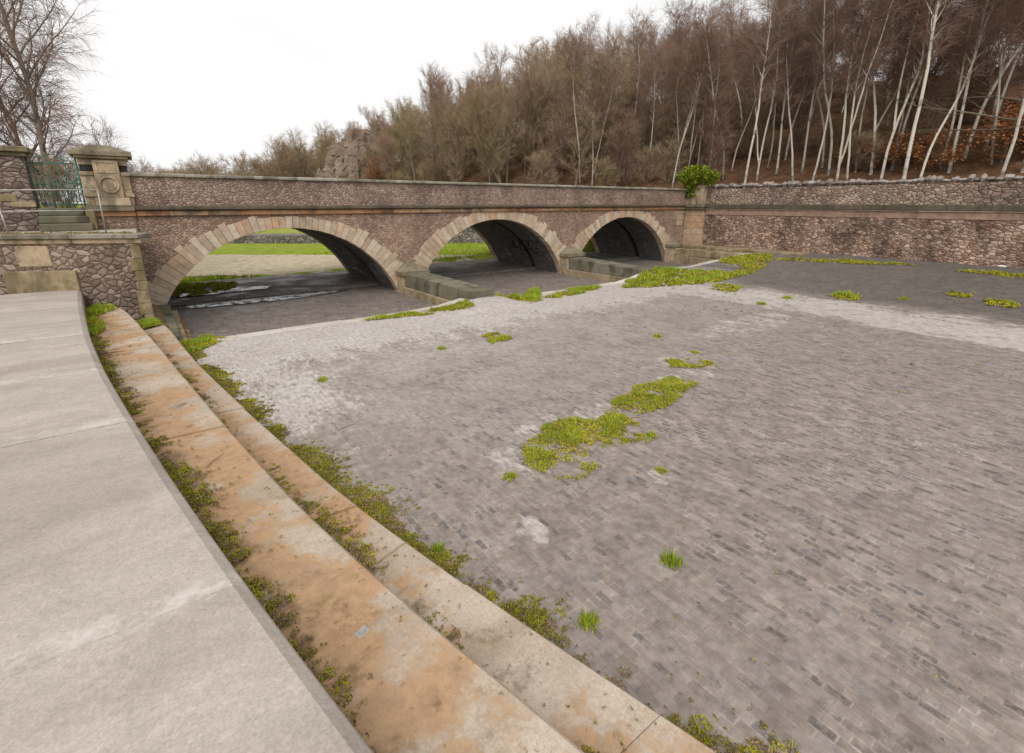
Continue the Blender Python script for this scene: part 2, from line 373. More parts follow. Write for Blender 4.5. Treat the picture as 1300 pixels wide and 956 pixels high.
c = t.ramp(a, [(.3,(.15,.105,.075)),(.5,(.27,.20,.165)),(.7,(.37,.30,.27))]); c = t.mix(t.mr(v_, 0., .035), (.13,.10,.075), c)
c = t.mix(t.ma('MULTIPLY', t.mr(t.noise(.8, 5, .65), .5, .6), .7), c, (.22,.15,.08)); M['rock'] = t.out(c, t.noise(1.2, 6, .7), .5, .9)
t = NT('grass_and_leaf_litter', .95, .1); at = t.n('ShaderNodeAttribute'); at.attribute_name = 'litter'
g = t.ramp(t.noise(1.4, 6, .7), [(.25,(.13,.17,.015)),(.5,(.23,.30,.022)),(.75,(.37,.37,.06))]); g = t.gain(g, t.mr(t.noise(14, 4, .7), .3, .7, .7, 1.3, False)); g = t.mix(t.mr(t.noise(.45, 6, .7), .48, .64, 0., .6), g, (.33,.27,.12))
l = t.ramp(t.noise(1.1, 7, .72), [(.28,(.055,.030,.018)),(.5,(.13,.068,.036)),(.72,(.23,.13,.072))]); l = t.gain(l, t.mr(t.noise(6, 5, .75), .3, .7, .6, 1.35, False))
l = t.mix(t.mr(t.noise(.25, 4, .6), .55, .68, 0., .5), l, (.10,.09,.03))
M['terrain'] = t.out(t.mix(at.outputs['Fac'], g, l), t.noise(5, 5, .7), .15, .7)
t = NT('pale_dry_gravel', .95, .1); g = t.ramp(t.noise(3, 7, .75, t.scale(t.pos, (1, 1, 1))), [(.3,(.30,.24,.16)),(.5,(.46,.39,.28)),(.7,(.58,.50,.38))])
M['gravel'] = t.out(t.mix(t.mr(t.noise(1.2, 5, .7), .56, .66), g, (.24,.26,.06)), t.noise(20, 4), .03)
t = NT('damp_earth', .95, .1); M['earth'] = t.out(t.ramp(t.noise(4, 6, .7), [(.3,(.085,.06,.03)),(.5,(.19,.13,.07)),(.7,(.33,.26,.17))]), t.noise(12, 5, .7), .05, .8)
t = NT('worn_asphalt', .9, .2); M['asphalt'] = t.out(t.gain((.06,.058,.056), t.mr(t.noise(20, 4), .3, .7, .8, 1.2)))

# ------------------------------------------------------------------ ground levels
def apron_z(x, y):
    return .02*fbm(x*.5, y*.5) + .26*sstep(-8.2, -6.1, y)*(math.exp(-((x-9.7)/1.3)**2)+math.exp(-((x-20.2)/1.5)**2)) + .80*max(0., (x-17.6)/13.7)
def hillfoot(y):
    if y < 9: return 32.0
    if y < 40: return 32.0-3.5*sstep(9, 40, y)
    return 28.5-5.*sstep(40, 58, y)+3.*sstep(75, 150, y)
def hill(x, y):
    d = x-hillfoot(y)
    a = .92+.06*sstep(-14, -2, y)+.22*sstep(-2, 22, y)-.25*sstep(24, 46, y)-.2*sstep(60, 120, y)-.4*sstep(110, 230, y)
    tt = max(0., min(1.25, d/42.)); e = tt*(1.55-.55*tt) if tt < 1.25 else 1.08
    return 3.75+13.8*a*e+(.5*fbm(x*.13, y*.13, 2.)*min(1., max(0, d)/4))
def fwd(x, y): return .6*x+.8*(y+20.9)
def terrain(x, y):
    s = fwd(x, y)
    if y >= 7.3:
        if s < 46.5: b = -.24+.37*sstep(24, 44, s)
        else: b = .72+1.2*sstep(47, 60, s)+.8*sstep(80, 140, s)
        if y < 8.2: b = min(b, -.35)
        b += .06*fbm(x*.6, y*.6)
        b = b+(3.2-b)*sstep(-.8, -4., x)
        f = hillfoot(y)
        if x > f: return hill(x, y)
        return b+(3.75-b)*sstep(f-5., f, x)
    if x >= 31.95: return hill(x, y)
    if y > -1.6 and x < -9: return 2.6
    if x < -6.: return 1.05+.2*fbm(x*.3, y*.3)+1.8*sstep(-8, -20, x)
    return -.85
def tree_z(x, y): return terrain(x, y)-.12

def structure(o): o['kind'] = 'structure'; return o

xs = [-500,-320,-200,-130,-95,-75,-60,-50]+[-44+4*k for k in range(9)]+[-9.2,-8.9,-7.5,-6.05,-5.9,-4,-3,-2,-1,-.5]+[.5+1.5*k for k in range(20)]+[30.2,31.4,31.93,31.97,33]+[34.5+1.75*k for k in range(28)]+[86,92,100,115,140,180,250,350,500]
ys = [-350,-200,-120,-80,-55,-40]+[-32+2.4*k for k in range(13)]+[-1.7,-1.5,1,4,7.2,7.35,8.1,8.3]+[9+1.3*k for k in range(40)]+[62+4*k for k in range(26)]+[175,195,230,280,360,480,700]
mb = MB(); mb.grid(xs, ys, terrain)
o = structure(mb.build('terrain', M['terrain'], smooth=True))
at = o.data.attributes.new('litter', 'FLOAT', 'POINT')
at.data.foreach_set('value', [max(sstep(-3.5, -.5, v[0]-(hillfoot(v[1]) if v[1] > 7 else 31.9)), .35*sstep(90, 140, v[1])) for v in mb.v])

# apron: one sheet of brick paving from the lip down to beneath the camera and up to the right-hand wall
mb = MB(); mb.grid([.0+.4*k for k in range(79)]+[31.45], [-30+.5*k for k in range(48)]+[-6.2,-5.98], apron_z)
structure(mb.build('brick_floor', M['apron'], smooth=True))
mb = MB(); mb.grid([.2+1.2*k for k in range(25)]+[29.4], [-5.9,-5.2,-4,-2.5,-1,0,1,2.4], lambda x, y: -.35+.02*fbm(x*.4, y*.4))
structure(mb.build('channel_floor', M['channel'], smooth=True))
mb = MB(); mb.grid([-.3+1.2*k for k in range(26)], [2.4,3.4,4.5,5.5,6.5,7.5,8.4,9.2], lambda x, y: -.22-.02*fbm(x*.4, y*.4)-(.25*sstep(8.2,9.2,y)))
mb.quad((-.3,2.4,-.36),(29.7,2.4,-.36),(29.7,2.4,-.225),(-.3,2.4,-.225))
structure(mb.build('rear_channel_floor', M['channel']))
# lip kerb of the apron
mb = MB(); kr = random.Random(3)
for a, b in ((.7, 9.12), (10.28, 19.2), (20.42, 29.2)):
    x = a
    while x < b-.2:
        w = min(b, x+kr.uniform(.8, 1.5)); w = b if b-w < .4 else w
        z0, z1 = apron_z(x, -5.8)+.012, apron_z(w, -5.8)+.012; j = kr.uniform(-.012, .02); e = kr.uniform(-.03, .03)
        mb.hexa([(x+.004,-6.0+e,-.6),(w-.004,-6.0+e,-.6),(w-.004,-5.56,-.6),(x+.004,-5.56,-.6),(x+.004,-6.0+e,z0+j),(w-.004,-6.0+e,z1+j),(w-.004,-5.56,z1+j-.02),(x+.004,-5.56,z0+j-.02)])
        x = w
structure(mb.build('kerb', M['kerb'], bevel=.02))
# shallow water under the first arch, along the foot of the sill
mb = MB(); n = 44; ring = []
for k in range(n):
    a = 2*math.pi*k/n; rr = 1+.35*fbm(math.cos(a)*1.7, math.sin(a)*1.7, 5.)
    ring.append((3.9+3.2*math.cos(a)*rr, min(2.385, 1.75+.75*math.sin(a)*rr), -.318))
mb.v = ring; mb.f = [tuple(range(n))]; structure(mb.build('water', M['water']))
mb = MB(); ring = []
for k in range(n):
    a = 2*math.pi*k/n; rr = 1+.45*fbm(math.cos(a)*1.9, math.sin(a)*1.9, 9.)
    ring.append((2.4+2.1*math.cos(a)*rr, 4.1+1.1*math.sin(a)*rr*.6, -.185))
mb.v = ring; mb.f = [tuple(range(n))]; structure(mb.build('water', M['water']))
# gravel spread beyond the bridge
mb = MB(); nx = 26
def gr(u, v):
    s = 26.1+9.2*v+.7*fbm(u*.35, v*3., 1.)*(1 if v in (0, 1) else 0); l = u
    x = .6*s-.8*l; y = .8*s+.6*l-20.9
    return (x, y, terrain(x, y)+.045)
mb.grid([0.], [0.], lambda a, b: 0.); mb.v = []; mb.f = []
us = [2.5+.85*k for k in range(24)]; vs = [k/8 for k in range(9)]
mb.grid(us, vs, gr); structure(mb.build('gravel', M['gravel'], smooth=True))
# road carried by the bridge
mb = MB(); mb.box(-1.2, 33.5, .36, 6.42, 2.9, 3.42); mb.box(-40, -1.2, .5, 6.3, 2.9, 3.415); mb.box(33.5, 60, .6, 6.2, 3.2, 3.6)
structure(mb.build('road', M['asphalt']))

# ------------------------------------------------------------------ curved walkway and steps on the left
WALK = [(-30,3.4),(-27,2.25),(-23.4,1.36),(-20.9,.79),(-18.86,.37),(-17.65,.14),(-16.05,-.14),(-14.08,-.45),(-12.18,-.73),(-9.7,-1.03),(-7.37,-1.25),(-5.4,-1.42),(-3.3,-1.56)]
T1C = [(-30,4.6),(-27,3.35),(-23.4,2.33),(-20.9,1.68),(-19.11,1.31),(-18.24,1.10),(-16.49,.77),(-14.1,.46),(-11.6,.18),(-9.31,-.06),(-6.5,-.40),(-4.6,-.66),(-3.9,-.80),(-3.5,-.98)]
T2C = [(-30,5.5),(-27,4.25),(-23.4,3.2),(-20.9,2.52),(-19.27,2.11),(-17.95,1.78),(-15.76,1.33),(-12.41,.86),(-9.34,.49),(-7,.29),(-5.5,.19),(-5.0,.10)]
def smooth_curve(c):
    def f(y):
        s = 0; w = 0
        for k in range(-4, 5):
            q = math.exp(-(k/2.2)**2); s += q*interp(c, y+k*.28); w += q
        return s/w
    return f
walk_e, t1_e, t2_e = smooth_curve(WALK), smooth_curve(T1C), smooth_curve(T2C)
mb = MB(); jr = random.Random(5)
joints = [-30,-26.5,-23.4,-20.3,-17.87,-14.5,-12.13,-9.4,-6.2,-3.0]
for a, b in zip(joints[:-1], joints[1:]):
    secs = []; dz = jr.uniform(-.006, .006)
    n = 9
    for k in range(n):
        y = a+.0015+(b-a-.003)*k/(n-1); e = walk_e(y)
        secs.append([(-6.,y,.2),(e,y,.2),(e,y,1.22+dz),(e-.018,y,1.255+dz),(e-.085,y,1.3+dz),(-6.,y,1.3+dz)])
    mb.sweep(secs)
structure(mb.build('walkway', M['walk']))
def step_run(label, inner, outer, top, joints, seed, name='concrete_step'):
    root = empty(name, label, 'step', None, (outer(-12.), -12., 0)); q = random.Random(seed)
    for a, b in zip(joints[:-1], joints[1:]):
        mb = MB(); secs = []; dz = q.uniform(-.015, .015); dx = q.uniform(-.012, .012); n = 9; tl = q.uniform(-.012, .012)
        for k in range(n):
            y = a+.0018+(b-a-.0036)*k/(n-1); i_, e = inner(y)+.004, outer(y)+dx
            z = top+dz+tl*(k/(n-1)-.5)
            ox, oy = root.location[0], root.location[1]
            w = .006*fbm(y*3., seed)
            secs.append([(i_-ox,y-oy,-.4),(e-ox,y-oy,-.4),(e+w-ox,y-oy,z-.03),(e-.03+w-ox,y-oy,z),((i_+e)/2-ox,y-oy,z+.004),(i_-ox,y-oy,z+.006)])
        mb.sweep(secs); mb.track = True; mb.a = [1., 0., 0., 0., .45, 1.]*n; mb.build('step_section', M['step'], root)
    return root
step_run('upper curved concrete step directly below the pale walkway', walk_e, t1_e, .85, [-30,-26.6,-22.6,-20.2,-18.24,-16.45,-14.15,-11.7,-9.2,-6.6,-3.55], 11)
step_run('lower curved concrete step beside the brick paving', t1_e, t2_e, .42, [-30,-26,-22,-19.6,-17.9,-16.2,-14.3,-12.5,-10.4,-8.1,-5.0], 12)
# earth slope between the foot of the steps, the wing wall and the channel
mb = MB(); mb.grid([-.9+.1*k for k in range(17)], [-5.9+.15*k for k in range(38)],
    lambda x, y: max(-.5, .36-.55*sstep(-.1, .65, x)-.12*sstep(-3., 0., y)+.10*fbm(x*3, y*3)-(.3*sstep(-5.4,-5.9,y))))
structure(mb.build('earth_bank', M['earth'], smooth=True))

# ------------------------------------------------------------------ the bridge
ARCH = [(4.6, 2.66), (14.76, 2.80), (24.75, 2.76)]; RAD = 4.9
BW = 6.8; XL, XR = -.02, 31.4
def intrados(x):
    for c, top in ARCH:
        d = x-c
        if abs(d) < RAD:
            z = top-RAD+math.sqrt(RAD*RAD-d*d)
            if z > -.45: return z
    return None
bridge = empty('stone_bridge', 'long stone road bridge of three round arches with a plain rubble parapet', 'bridge')
def spandrel(y0, y1, flip):
    mb = MB(); xs_ = [XL-.7]+[XL+(XR-XL)*k/300 for k in range(301)]
    for a, b in zip(xs_[:-1], xs_[1:]):
        za, zb = intrados(a), intrados(b)
        za = -.6 if za is None else za+.06; zb = -.6 if zb is None else zb+.06
        za, zb = (za, zb) if abs(za-zb) < 1.2 else (max(za, zb),)*2 if False else (min(za, zb),)*2
        mb.quad((a,y0,za),(b,y0,zb),(b,y0,3.19),(a,y0,3.19))
        mb.quad((b,y1,zb),(a,y1,za),(a,y1,3.19),(b,y1,3.19))
    return mb
spandrel(0., .42, 0).build('spandrel_wall', M['bridge'], bridge)
spandrel(BW-.42, BW, 0).build('spandrel_wall', M['bridge'], bridge)
rng = random.Random(21)
def arch_ring(c, top, y0, y1):
    mb = MB(); cz = top-RAD; n = 48; a0 = math.asin((-.28-cz)/RAD)
    for k in range(n):
        a, b = a0+(math.pi-2*a0)*k/n, a0+(math.pi-2*a0)*(k+1)/n
        m = (a+b)/2; g = .005/RAD; side = abs(m-math.pi/2)/(math.pi/2-a0)
        th = .43+.38*side**1.3+(rng.choice((0, .06, .16)) if side > .12 else 0)*(.5+side)+rng.uniform(-.03, .03)
        zmax = 3.17
        ro = RAD+th
        if cz+ro*math.sin(m) > zmax: ro = (zmax-cz)/math.sin(m)
        pr = rng.uniform(.018, .045); ri = RAD+rng.uniform(-.008, .008)
        P = []
        for y in (y0-pr, y1):
            for (r, t_) in ((ri, a+g), (ri, b-g), (ro, b-g), (ro, a+g)):
                P.append((c+r*math.cos(t_), y, cz+r*math.sin(t_)))
        mb.hexa(P)
    for s in (-1, 1):                    # springer blocks at the foot
        x0 = c+s*(RAD*math.cos(a0)-.015); x1 = x0+s*.42
        mb.box(min(x0, x1), max(x0, x1), y0-.05, y1, -.6, cz+RAD*math.sin(a0)-.004)
    return mb
for c, top in ARCH:
    arch_ring(c, top, 0., .38).build('arch_ring', M['voussoir'], bridge, bevel=.012)
for c, top in ARCH:
    arch_ring(c, top, BW-.38, BW+.04).build('arch_ring', M['voussoir'], bridge)
def barrel(mb, c, top, r, y0, y1, zb=-.6):
    cz = top-RAD; a0 = math.asin(max(-.999, (zb-cz)/r)); n = 40
    for k in range(n):
        a, b = a0+(math.pi-2*a0)*k/n, a0+(math.pi-2*a0)*(k+1)/n
        mb.quad((c+r*math.cos(a),y0,cz+r*math.sin(a)),(c+r*math.cos(a),y1,cz+r*math.sin(a)),(c+r*math.cos(b),y1,cz+r*math.sin(b)),(c+r*math.cos(b),y0,cz+r*math.sin(b)))
def rim(mb, c, top, r0, r1, y, zb=-.6):
    cz = top-RAD; a0 = math.asin((zb-cz)/r0); n = 40
    for k in range(n):
        a, b = a0+(math.pi-2*a0)*k/n, a0+(math.pi-2*a0)*(k+1)/n
        mb.quad(*[(c+r*math.cos(t_), y, cz+r*math.sin(t_)) for r, t_ in ((r0,a),(r1,a),(r1,b),(r0,b))])
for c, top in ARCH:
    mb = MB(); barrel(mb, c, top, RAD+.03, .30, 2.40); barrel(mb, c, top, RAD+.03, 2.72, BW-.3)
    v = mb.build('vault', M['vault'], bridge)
    mb = MB(); barrel(mb, c, top, RAD+.24, 2.40, 2.72); rim(mb, c, top, RAD+.03, RAD+.24, 2.40); rim(mb, c, top, RAD+.03, RAD+.24, 2.72)
    mb.build('stop_log_groove', M['dark'], v)
def stones(mb, x0, x1, y0, y1, z0, z1, w0, w1, q, gap=.006, jit=.008):
    x = x0
    while x < x1-.05:
        w = min(x1, x+q.uniform(w0, w1)); w = x1 if x1-w < w0*.6 else w
        j = q.uniform(-jit, jit); mb.box(x+gap/2, w-gap/2, y0+j, y1, z0, z1+j*.5); x = w
q = random.Random(31)
mb = MB(); stones(mb, XL, XR-.55, -.10, .40, 3.19, 3.345, .9, 1.6, q); mb.build('frieze', M['sandred'], bridge, bevel=.012)
mb = MB()
x = XL
while x < XR-.56:
    w = min(XR-.55, x+q.uniform(1., 1.7)); j = q.uniform(-.008, .008)
    mb.sweep([[(u,-.13+j,3.348),(u,-.22+j,3.40),(u,-.22+j,3.475),(u,-.06+j,3.52),(u,.36,3.52),(u,.36,3.348)] for u in (x+.004, w-.004)]); x = w
mb.build('string_course', M['capdark'], bridge)
mb = MB(); mb.box(XL+.02, XR-.3, 0.012, .36, 3.5, 4.44); mb.build('parapet', M['parapet'], bridge)
mb = MB(); x = XL
while x < XR-.35:
    w = min(XR-.3, x+q.uniform(1., 1.7)); j = q.uniform(-.006, .006)
    mb.sweep([[(u,-.035+j,4.442),(u,-.085+j,4.47),(u,-.085+j,4.535),(u,-.02+j,4.57+j),(u,.42,4.57+j),(u,.42,4.442)] for u in (x+.003, w-.003)]); x = w
mb.build('coping', M['coping'], bridge)
mb = MB(); mb.box(XL+.02, 33., BW-.36, BW-.012, 3.19, 4.44); mb.build('parapet', M['parapet'], bridge)
mb = MB(); stones(mb, XL, 33., BW-.42, BW+.06, 4.445, 4.57, 1., 1.7, q); mb.build('coping', M['coping'], bridge)
def nose(cx, zc, w, last=False):
    mb = MB(); mb.box(cx-w/2+.08, cx+w/2-.08, -.62, .0-.004, -.5, zc); b = mb.build('pier_nose', M['sand'], bridge, bevel=.02)
    mb = MB(); a, d = cx-w/2, cx+w/2
    mb.box(a, d, -.74, -.05, zc+.003, zc+.17)
    z0 = zc+.17; ap = (cx, -.06, zc+.64)
    mb.tri((a,-.74,z0),(d,-.74,z0),ap); mb.tri((d,-.74,z0),(d,-.05,z0),ap); mb.tri((a,-.05,z0),(a,-.74,z0),ap)
    mb.build('pier_cap', M['cap'], b)
nose(9.68, .47, 1.42); nose(19.76, .66, 1.42); nose(29.55, .70, 1.35)
# weathered tablet over the right-hand abutment
mb = MB(); mb.box(29.75, 30.75, -.05, .05, 2.45, 2.95); mb.box(29.7, 30.8, -.09, .05, 2.953, 3.03); mb.box(29.85, 30.65, -.04, .05, 2.1, 2.447)
mb.build('stone_tablet', M['sand'], bridge, bevel=.015)
# graffiti scrawled on the vault walls
def scrawl(c, top, y0, y1, z0, z1, seed, mat, n, thick):
    mb = MB(); g = random.Random(seed); r = RAD+.018; cz = top-RAD
    for k in range(n):
        y = y0+(y1-y0)*(k+.5)/n; pts = []
        ph = g.uniform(0, 6.28); fx = g.uniform(1., 2.2); hgt = g.uniform(.6, 1.)
        zc_ = (z0+z1)/2+g.uniform(-.1, .1)
        for j in range(15):
            t_ = j/14*6.28*.8; zz = zc_+(z1-z0)*.5*hgt*math.sin(t_+ph); yy = y+(y1-y0)/n*.8*math.cos(t_*fx+ph)
            s_ = max(-.99, min(.99, (zz-cz)/r)); a = math.asin(s_)
            pts.append((c+r*math.cos(a), yy, zz))
        mb.tube(pts, thick, 4)
    return mb.build('graffiti', mat, bridge)
scrawl(*ARCH[0], 3.3, 6.1, .55, 1.35, 5, M['spray'], 6, .022)
scrawl(*ARCH[0], 3.6, 6.0, .1, .3, 6, M['spray'], 4, .012)
scrawl(*ARCH[0], .7, 2.1, .25, .95, 8, M['spray'], 4, .009)
scrawl(*ARCH[1], .9, 3.9, .8, 1.6, 9, M['sprayk'], 6, .028)
scrawl(*ARCH[1], .7, 2.2, 1.0, 1.4, 10, M['spray'], 6, .014)
scrawl(*ARCH[1], 4.6, 5.7, .1, .5, 13, M['spray'], 4, .014)

# training walls that run out from the piers over the channel floor
def training(label, x0, x1, y0, y1, z, seed, zend=None):
    root = empty('training_wall', label, 'wall', None, ((x0+x1)/2, y0, -.35)); g = random.Random(seed); ox, oy, oz = root.location
    zend = z if zend is None else zend
    mb = MB(); y = y1
    while y < y0-.05:
        w = min(y0, y+g.uniform(.9, 1.3)); w = y0 if y0-w < .45 else w; j = g.uniform(-.012, .012)
        za = zend+(z-zend)*(y-y1)/(y0-y1); zb = zend+(z-zend)*(w-y1)/(y0-y1)
        mb.hexa([(x0-ox+j,y+.004-oy,-.02-oz),(x1-ox+j,y+.004-oy,-.02-oz),(x1-ox+j,w-.004-oy,-.02-oz),(x0-ox+j,w-.004-oy,-.02-oz),
                 (x0+.03-ox+j,y+.004-oy,za-oz),(x1-.03-ox+j,y+.004-oy,za-oz),(x1-.03-ox+j,w-.004-oy,zb-oz),(x0+.03-ox+j,w-.004-oy,zb-oz)]); y = w
    mb.build('capping', M['train'], root, bevel=.025)
    mb = MB(); y = y1+.1
    while y < y0-.05:
        w = min(y0, y+g.uniform(.7, 1.2)); w = y0 if y0-w < .45 else w; j = g.uniform(-.02, .02)
        mb.box(x0-.13-ox+j, x1+.13-ox+j, y+.003-oy, w-.003-oy, -.5-oz, -.024-oz); y = w
    mb.build('plinth', M['plinth'], root, bevel=.02)
training('dark stone training wall running out from the pier between the left and middle arches', 9.16, 10.24, -.66, -6.12, .57, 1, .52)
training('dark stone training wall running out from the pier between the middle and right arches', 19.24, 20.34, -.66, -5.9, .62, 2, .45)
training('low mossy broken kerb wall at the foot of the wing wall', .02, .42, -.45, -5.4, .22, 3, .16)
# ledge at the right abutment
root = empty('masonry_ledge', 'rough stepped stone ledge at the foot of the corner pilaster', 'ledge', None, (30.2, -.2, 0)); g = random.Random(8)
mb = MB()
for (xa, xb, za, zb, ye) in ((29.12, 31.3, -.5, .18, -7.2), (29.2, 31.3, .184, .62, -5.6), (29.9, 31.3, .55, .80, -8.6)):
    y = ye
    while y < -.3:
        w = min(-.2, y+g.uniform(.5, 1.1)); j = g.uniform(-.05, .05); k_ = g.uniform(-.04, .03)
        mb.box(xa-30.2+j, xb-30.2, y+.006+.2, w-.006+.2, za, zb+k_); y = w
mb.build('ledge_stones', M['plinth'], root, bevel=.03)

# ------------------------------------------------------------------ right-hand retaining wall and corner pilaster
RX = 31.3; Y0, Y1 = -30., -.02
rw = empty('retaining_wall', 'long pink rubble retaining wall with a rough cope below the birch wood', 'wall', None, (RX, -10, 0))
def wpart(name, mat, xa, xb, za, zb, seg=None, seed=0, bevel=0):
    mb = MB(); g = random.Random(seed)
    if seg is None:
        n = 60
        mb.grid([Y0+(Y1-Y0)*k/n for k in range(n+1)], [za, zb], lambda a, b: (xa+.02*fbm(a*.7, b)-RX, a+10, b))
        mb.box(xa+.05-RX, xb-RX, Y0+10, Y1+10, za+.003, zb-.003)
    else:
        y = Y0
        while y < Y1-.05:
            w = min(Y1, y+g.uniform(*seg)); j = g.uniform(-.01, .01)
            mb.box(xa+j-RX, xb-RX, y+.003+10, w-.003+10, za, zb); y = w
    return mb.build(name, mat, rw, bevel=bevel)
wpart('rubble_face', M['wall'], RX, RX+.6, -.6, 2.86)
wpart('brick_band', M['brickband'], RX-.03, RX+.6, 2.863, 3.195, (1.5, 3.), 4)
wpart('pale_drip_course', M['voussoir'], RX-.09, RX+.6, 3.198, 3.25, (.9, 1.6), 5, .01)
wpart('string_course', M['capdark'], RX-.14, RX+.6, 3.253, 3.52, (.9, 1.7), 6, .02)
wpart('parapet', M['wallup'], RX+.02, RX+.55, 3.523, 4.52)
mb = MB(); y = Y0; g = random.Random(17)
while y < -1.6:
    w = g.uniform(.13, .36); hgt = g.uniform(.17, .38); cx_ = .28+g.uniform(-.05, .05); n = 6; secs = []
    for k in range(4):
        f = (k/3-.5)*2; rr = (1-.26*abs(f)**3); loop = []
        for j in range(n):
            a = 2*math.pi*j/n; q_ = 1+g.uniform(-.24, .2)
            loop.append((cx_+.27*math.cos(a)*rr*q_, y+10+w/2+f*w/2*.96, 4.52+.04+max(-.05, hgt*(.45+.55*math.sin(a)*rr*q_))))
        secs.append(loop)
    mb.sweep(secs); y += w
mb.build('cope_stones', M['copestone'], rw)
pil = empty('corner_pilaster', 'buff sandstone pilaster where the bridge meets the retaining wall', 'pilaster', None, (31.1, -.7, 0))
mb = MB(); g = random.Random(4); z = .58
for hh in (.42, .5, .38, .46, .45, .40):
    e = min(3.17, z+hh); mb.box(30.88-31.1+g.uniform(-.012,.012), 31.34-31.1, -1.32+.7+g.uniform(-.012,.012), -.03+.7, z+.004, e-.004); z = e
mb.build('shaft', m_ashlar('orange_buff_sandstone', [(0,(.45,.33,.22)),(.5,(.47,.295,.185)),(1,(.50,.40,.29))], 0., (.22,.17,.12)), pil, bevel=.015)
mb = MB(); mb.box(30.74-31.1, 31.36-31.1, -1.46+.7, .0+.7, 3.176, 3.34); mb.box(30.68-31.1, 31.38-31.1, -1.52+.7, .0+.7, 3.344, 3.52); mb.build('string_course', M['cap'], pil, bevel=.02)
mb = MB(); mb.box(30.90-31.1, 31.5-31.1, -1.30+.7, .2+.7, 3.523, 4.0); mb.box(30.91-31.1, 31.49-31.1, -1.29+.7, .2+.7, 4.004, 4.62); mb.box(30.85-31.1, 31.55-31.1, -1.35+.7, .25+.7, 4.624, 4.76); mb.build('pedestal', M['sand'], pil, bevel=.02)

# ------------------------------------------------------------------ left wing wall, platform, gate
wing = empty('wing_wall', 'near rubble wing wall with ashlar coping above the end of the steps', 'wall', None, (-1, -3.5, 1.3))
WF = [(-9.,.55),(-3.1,-2.32),(-1.5,-3.25),(-.16,-4.02)]
mb = MB(); wo = (-1, -3.5, 1.3)
front = WF+[(-.14,-3.98),(-.12,-2.2),(-.10,-.26)]
for (a, b), (c, d) in zip(front[:-1], front[1:]):
    n = max(1, int(math.hypot(c-a, d-b)/.4))
    for k in range(n):
        p = (a+(c-a)*k/n-wo[0], b+(d-b)*k/n-wo[1]); r_ = (a+(c-a)*(k+1)/n-wo[0], b+(d-b)*(k+1)/n-wo[1])
        mb.quad((*p, -.7-wo[2]), (*r_, -.7-wo[2]), (*r_, 2.55-wo[2]), (*p, 2.55-wo[2]))
mb.build('rubble_face', M['wing'], wing)
def follow(path, off_out, off_in, z0, z1, joints, mat, name, g):
    mb = MB()
    for (a, b), (c, d) in zip(path[:-1], path[1:]):
        L_ = math.hypot(c-a, d-b); n = max(1, int(L_/joints)); nx_, ny_ = (d-b)/L_, -(c-a)/L_
        for k in range(n):
            s0, s1 = k/n*L_, (k+1)/n*L_; j = g.uniform(-.01, .01)
            P = []
            for z in (z0, z1):
                for s_, of in ((s0+.003, off_out), (s1-.003, off_out), (s1-.003, -off_in), (s0+.003, -off_in)):
                    P.append((a+(c-a)*s_/L_+nx_*(of+j)-wo[0], b+(d-b)*s_/L_+ny_*(of+j)-wo[1], z-wo[2]))
            mb.hexa(P)
    return mb.build(name, mat, wing, bevel=.02)
cp = [(-9.,.55),(-3.1,-2.32),(-1.5,-3.25),(-.02,-4.1)]
follow(cp, .07, .55, 2.552, 2.68, 1.2, M['sand'], 'lower_coping', random.Random(3))
follow(cp, .13, .6, 2.683, 2.80, 1.3, M['coping'], 'coping', random.Random(4))
mb = MB(); g = random.Random(6); z = -.3
while z < 2.5:
    e = min(2.548, z+g.uniform(.24, .36)); w = g.choice((.16, .24)); mb.box(-.16-w*.9+1, -.085+1, -4.05+3.5, -4.05+w+3.5, z-1.3+.003, e-1.3-.003); z = e
mb.build('quoin', M['plinth'], wing, bevel=.015)
follow([(-3.1,-2.32),(-1.55,-3.2)], .10, .2, 1.2, 1.84, 2.2, M['plinth'], 'plinth', random.Random(9))
follow([(-2.75,-2.52),(-2.05,-2.915)], .03, .2, 1.95, 2.50, 2.2, M['sand'], 'ashlar_block', random.Random(10))
mb = MB(); mb.v = [(-9,.4,2.79),(-3.1,-2.2,2.79),(-1.5,-3.1,2.79),(-.1,-3.9,2.79),(-.1,-.25,2.79),(-1.,.0,2.79),(-9,.9,2.79)]; mb.f = [tuple(range(7))]
structure(mb.build('platform', m_concrete('lichen_gravel_platform', (.33,.29,.22), (.47,.42,.35), (.22,.17,.09))))
mb = MB(); mb.box(-9, -.06, -.06, -.004, 2.4, 3.18); mb.box(-9, -.74, -.002, .3, 2.4, 3.415)
o = mb.build('retaining_face', M['bridge']); tag(o, 'low rubble face below the gate at the back of the platform', 'wall')

rail = empty('pipe_railing', 'bent grey pipe handrail along the edge of the wing wall platform', 'railing', None, (-.78, -3.2, 2.79))
def rtube(name, pts, r):
    mb = MB(); mb.tube([(a+.78, b+3.2, c-2.79) for a, b, c in pts], r, 10, True); return mb.build(name, M['galv'], rail, True)
rtube('top_rail', [(-5.2,-.9,3.93),(-3.,-2.02,3.93),(-.75,-3.2,3.955)], .015)
rtube('lower_rail', [(-5.2,-.9,3.385),(-3.,-2.02,3.385),(-.77,-3.2,3.415)], .015)
rtube('post', [(-.77,-3.2,2.75),(-.75,-3.2,3.97)], .019)
rtube('post', [(-2.86,-2.09,2.75),(-2.9,-2.09,3.43)], .019)
rtube('post', [(-5.1,-.95,2.75),(-5.1,-.95,3.95)], .025)

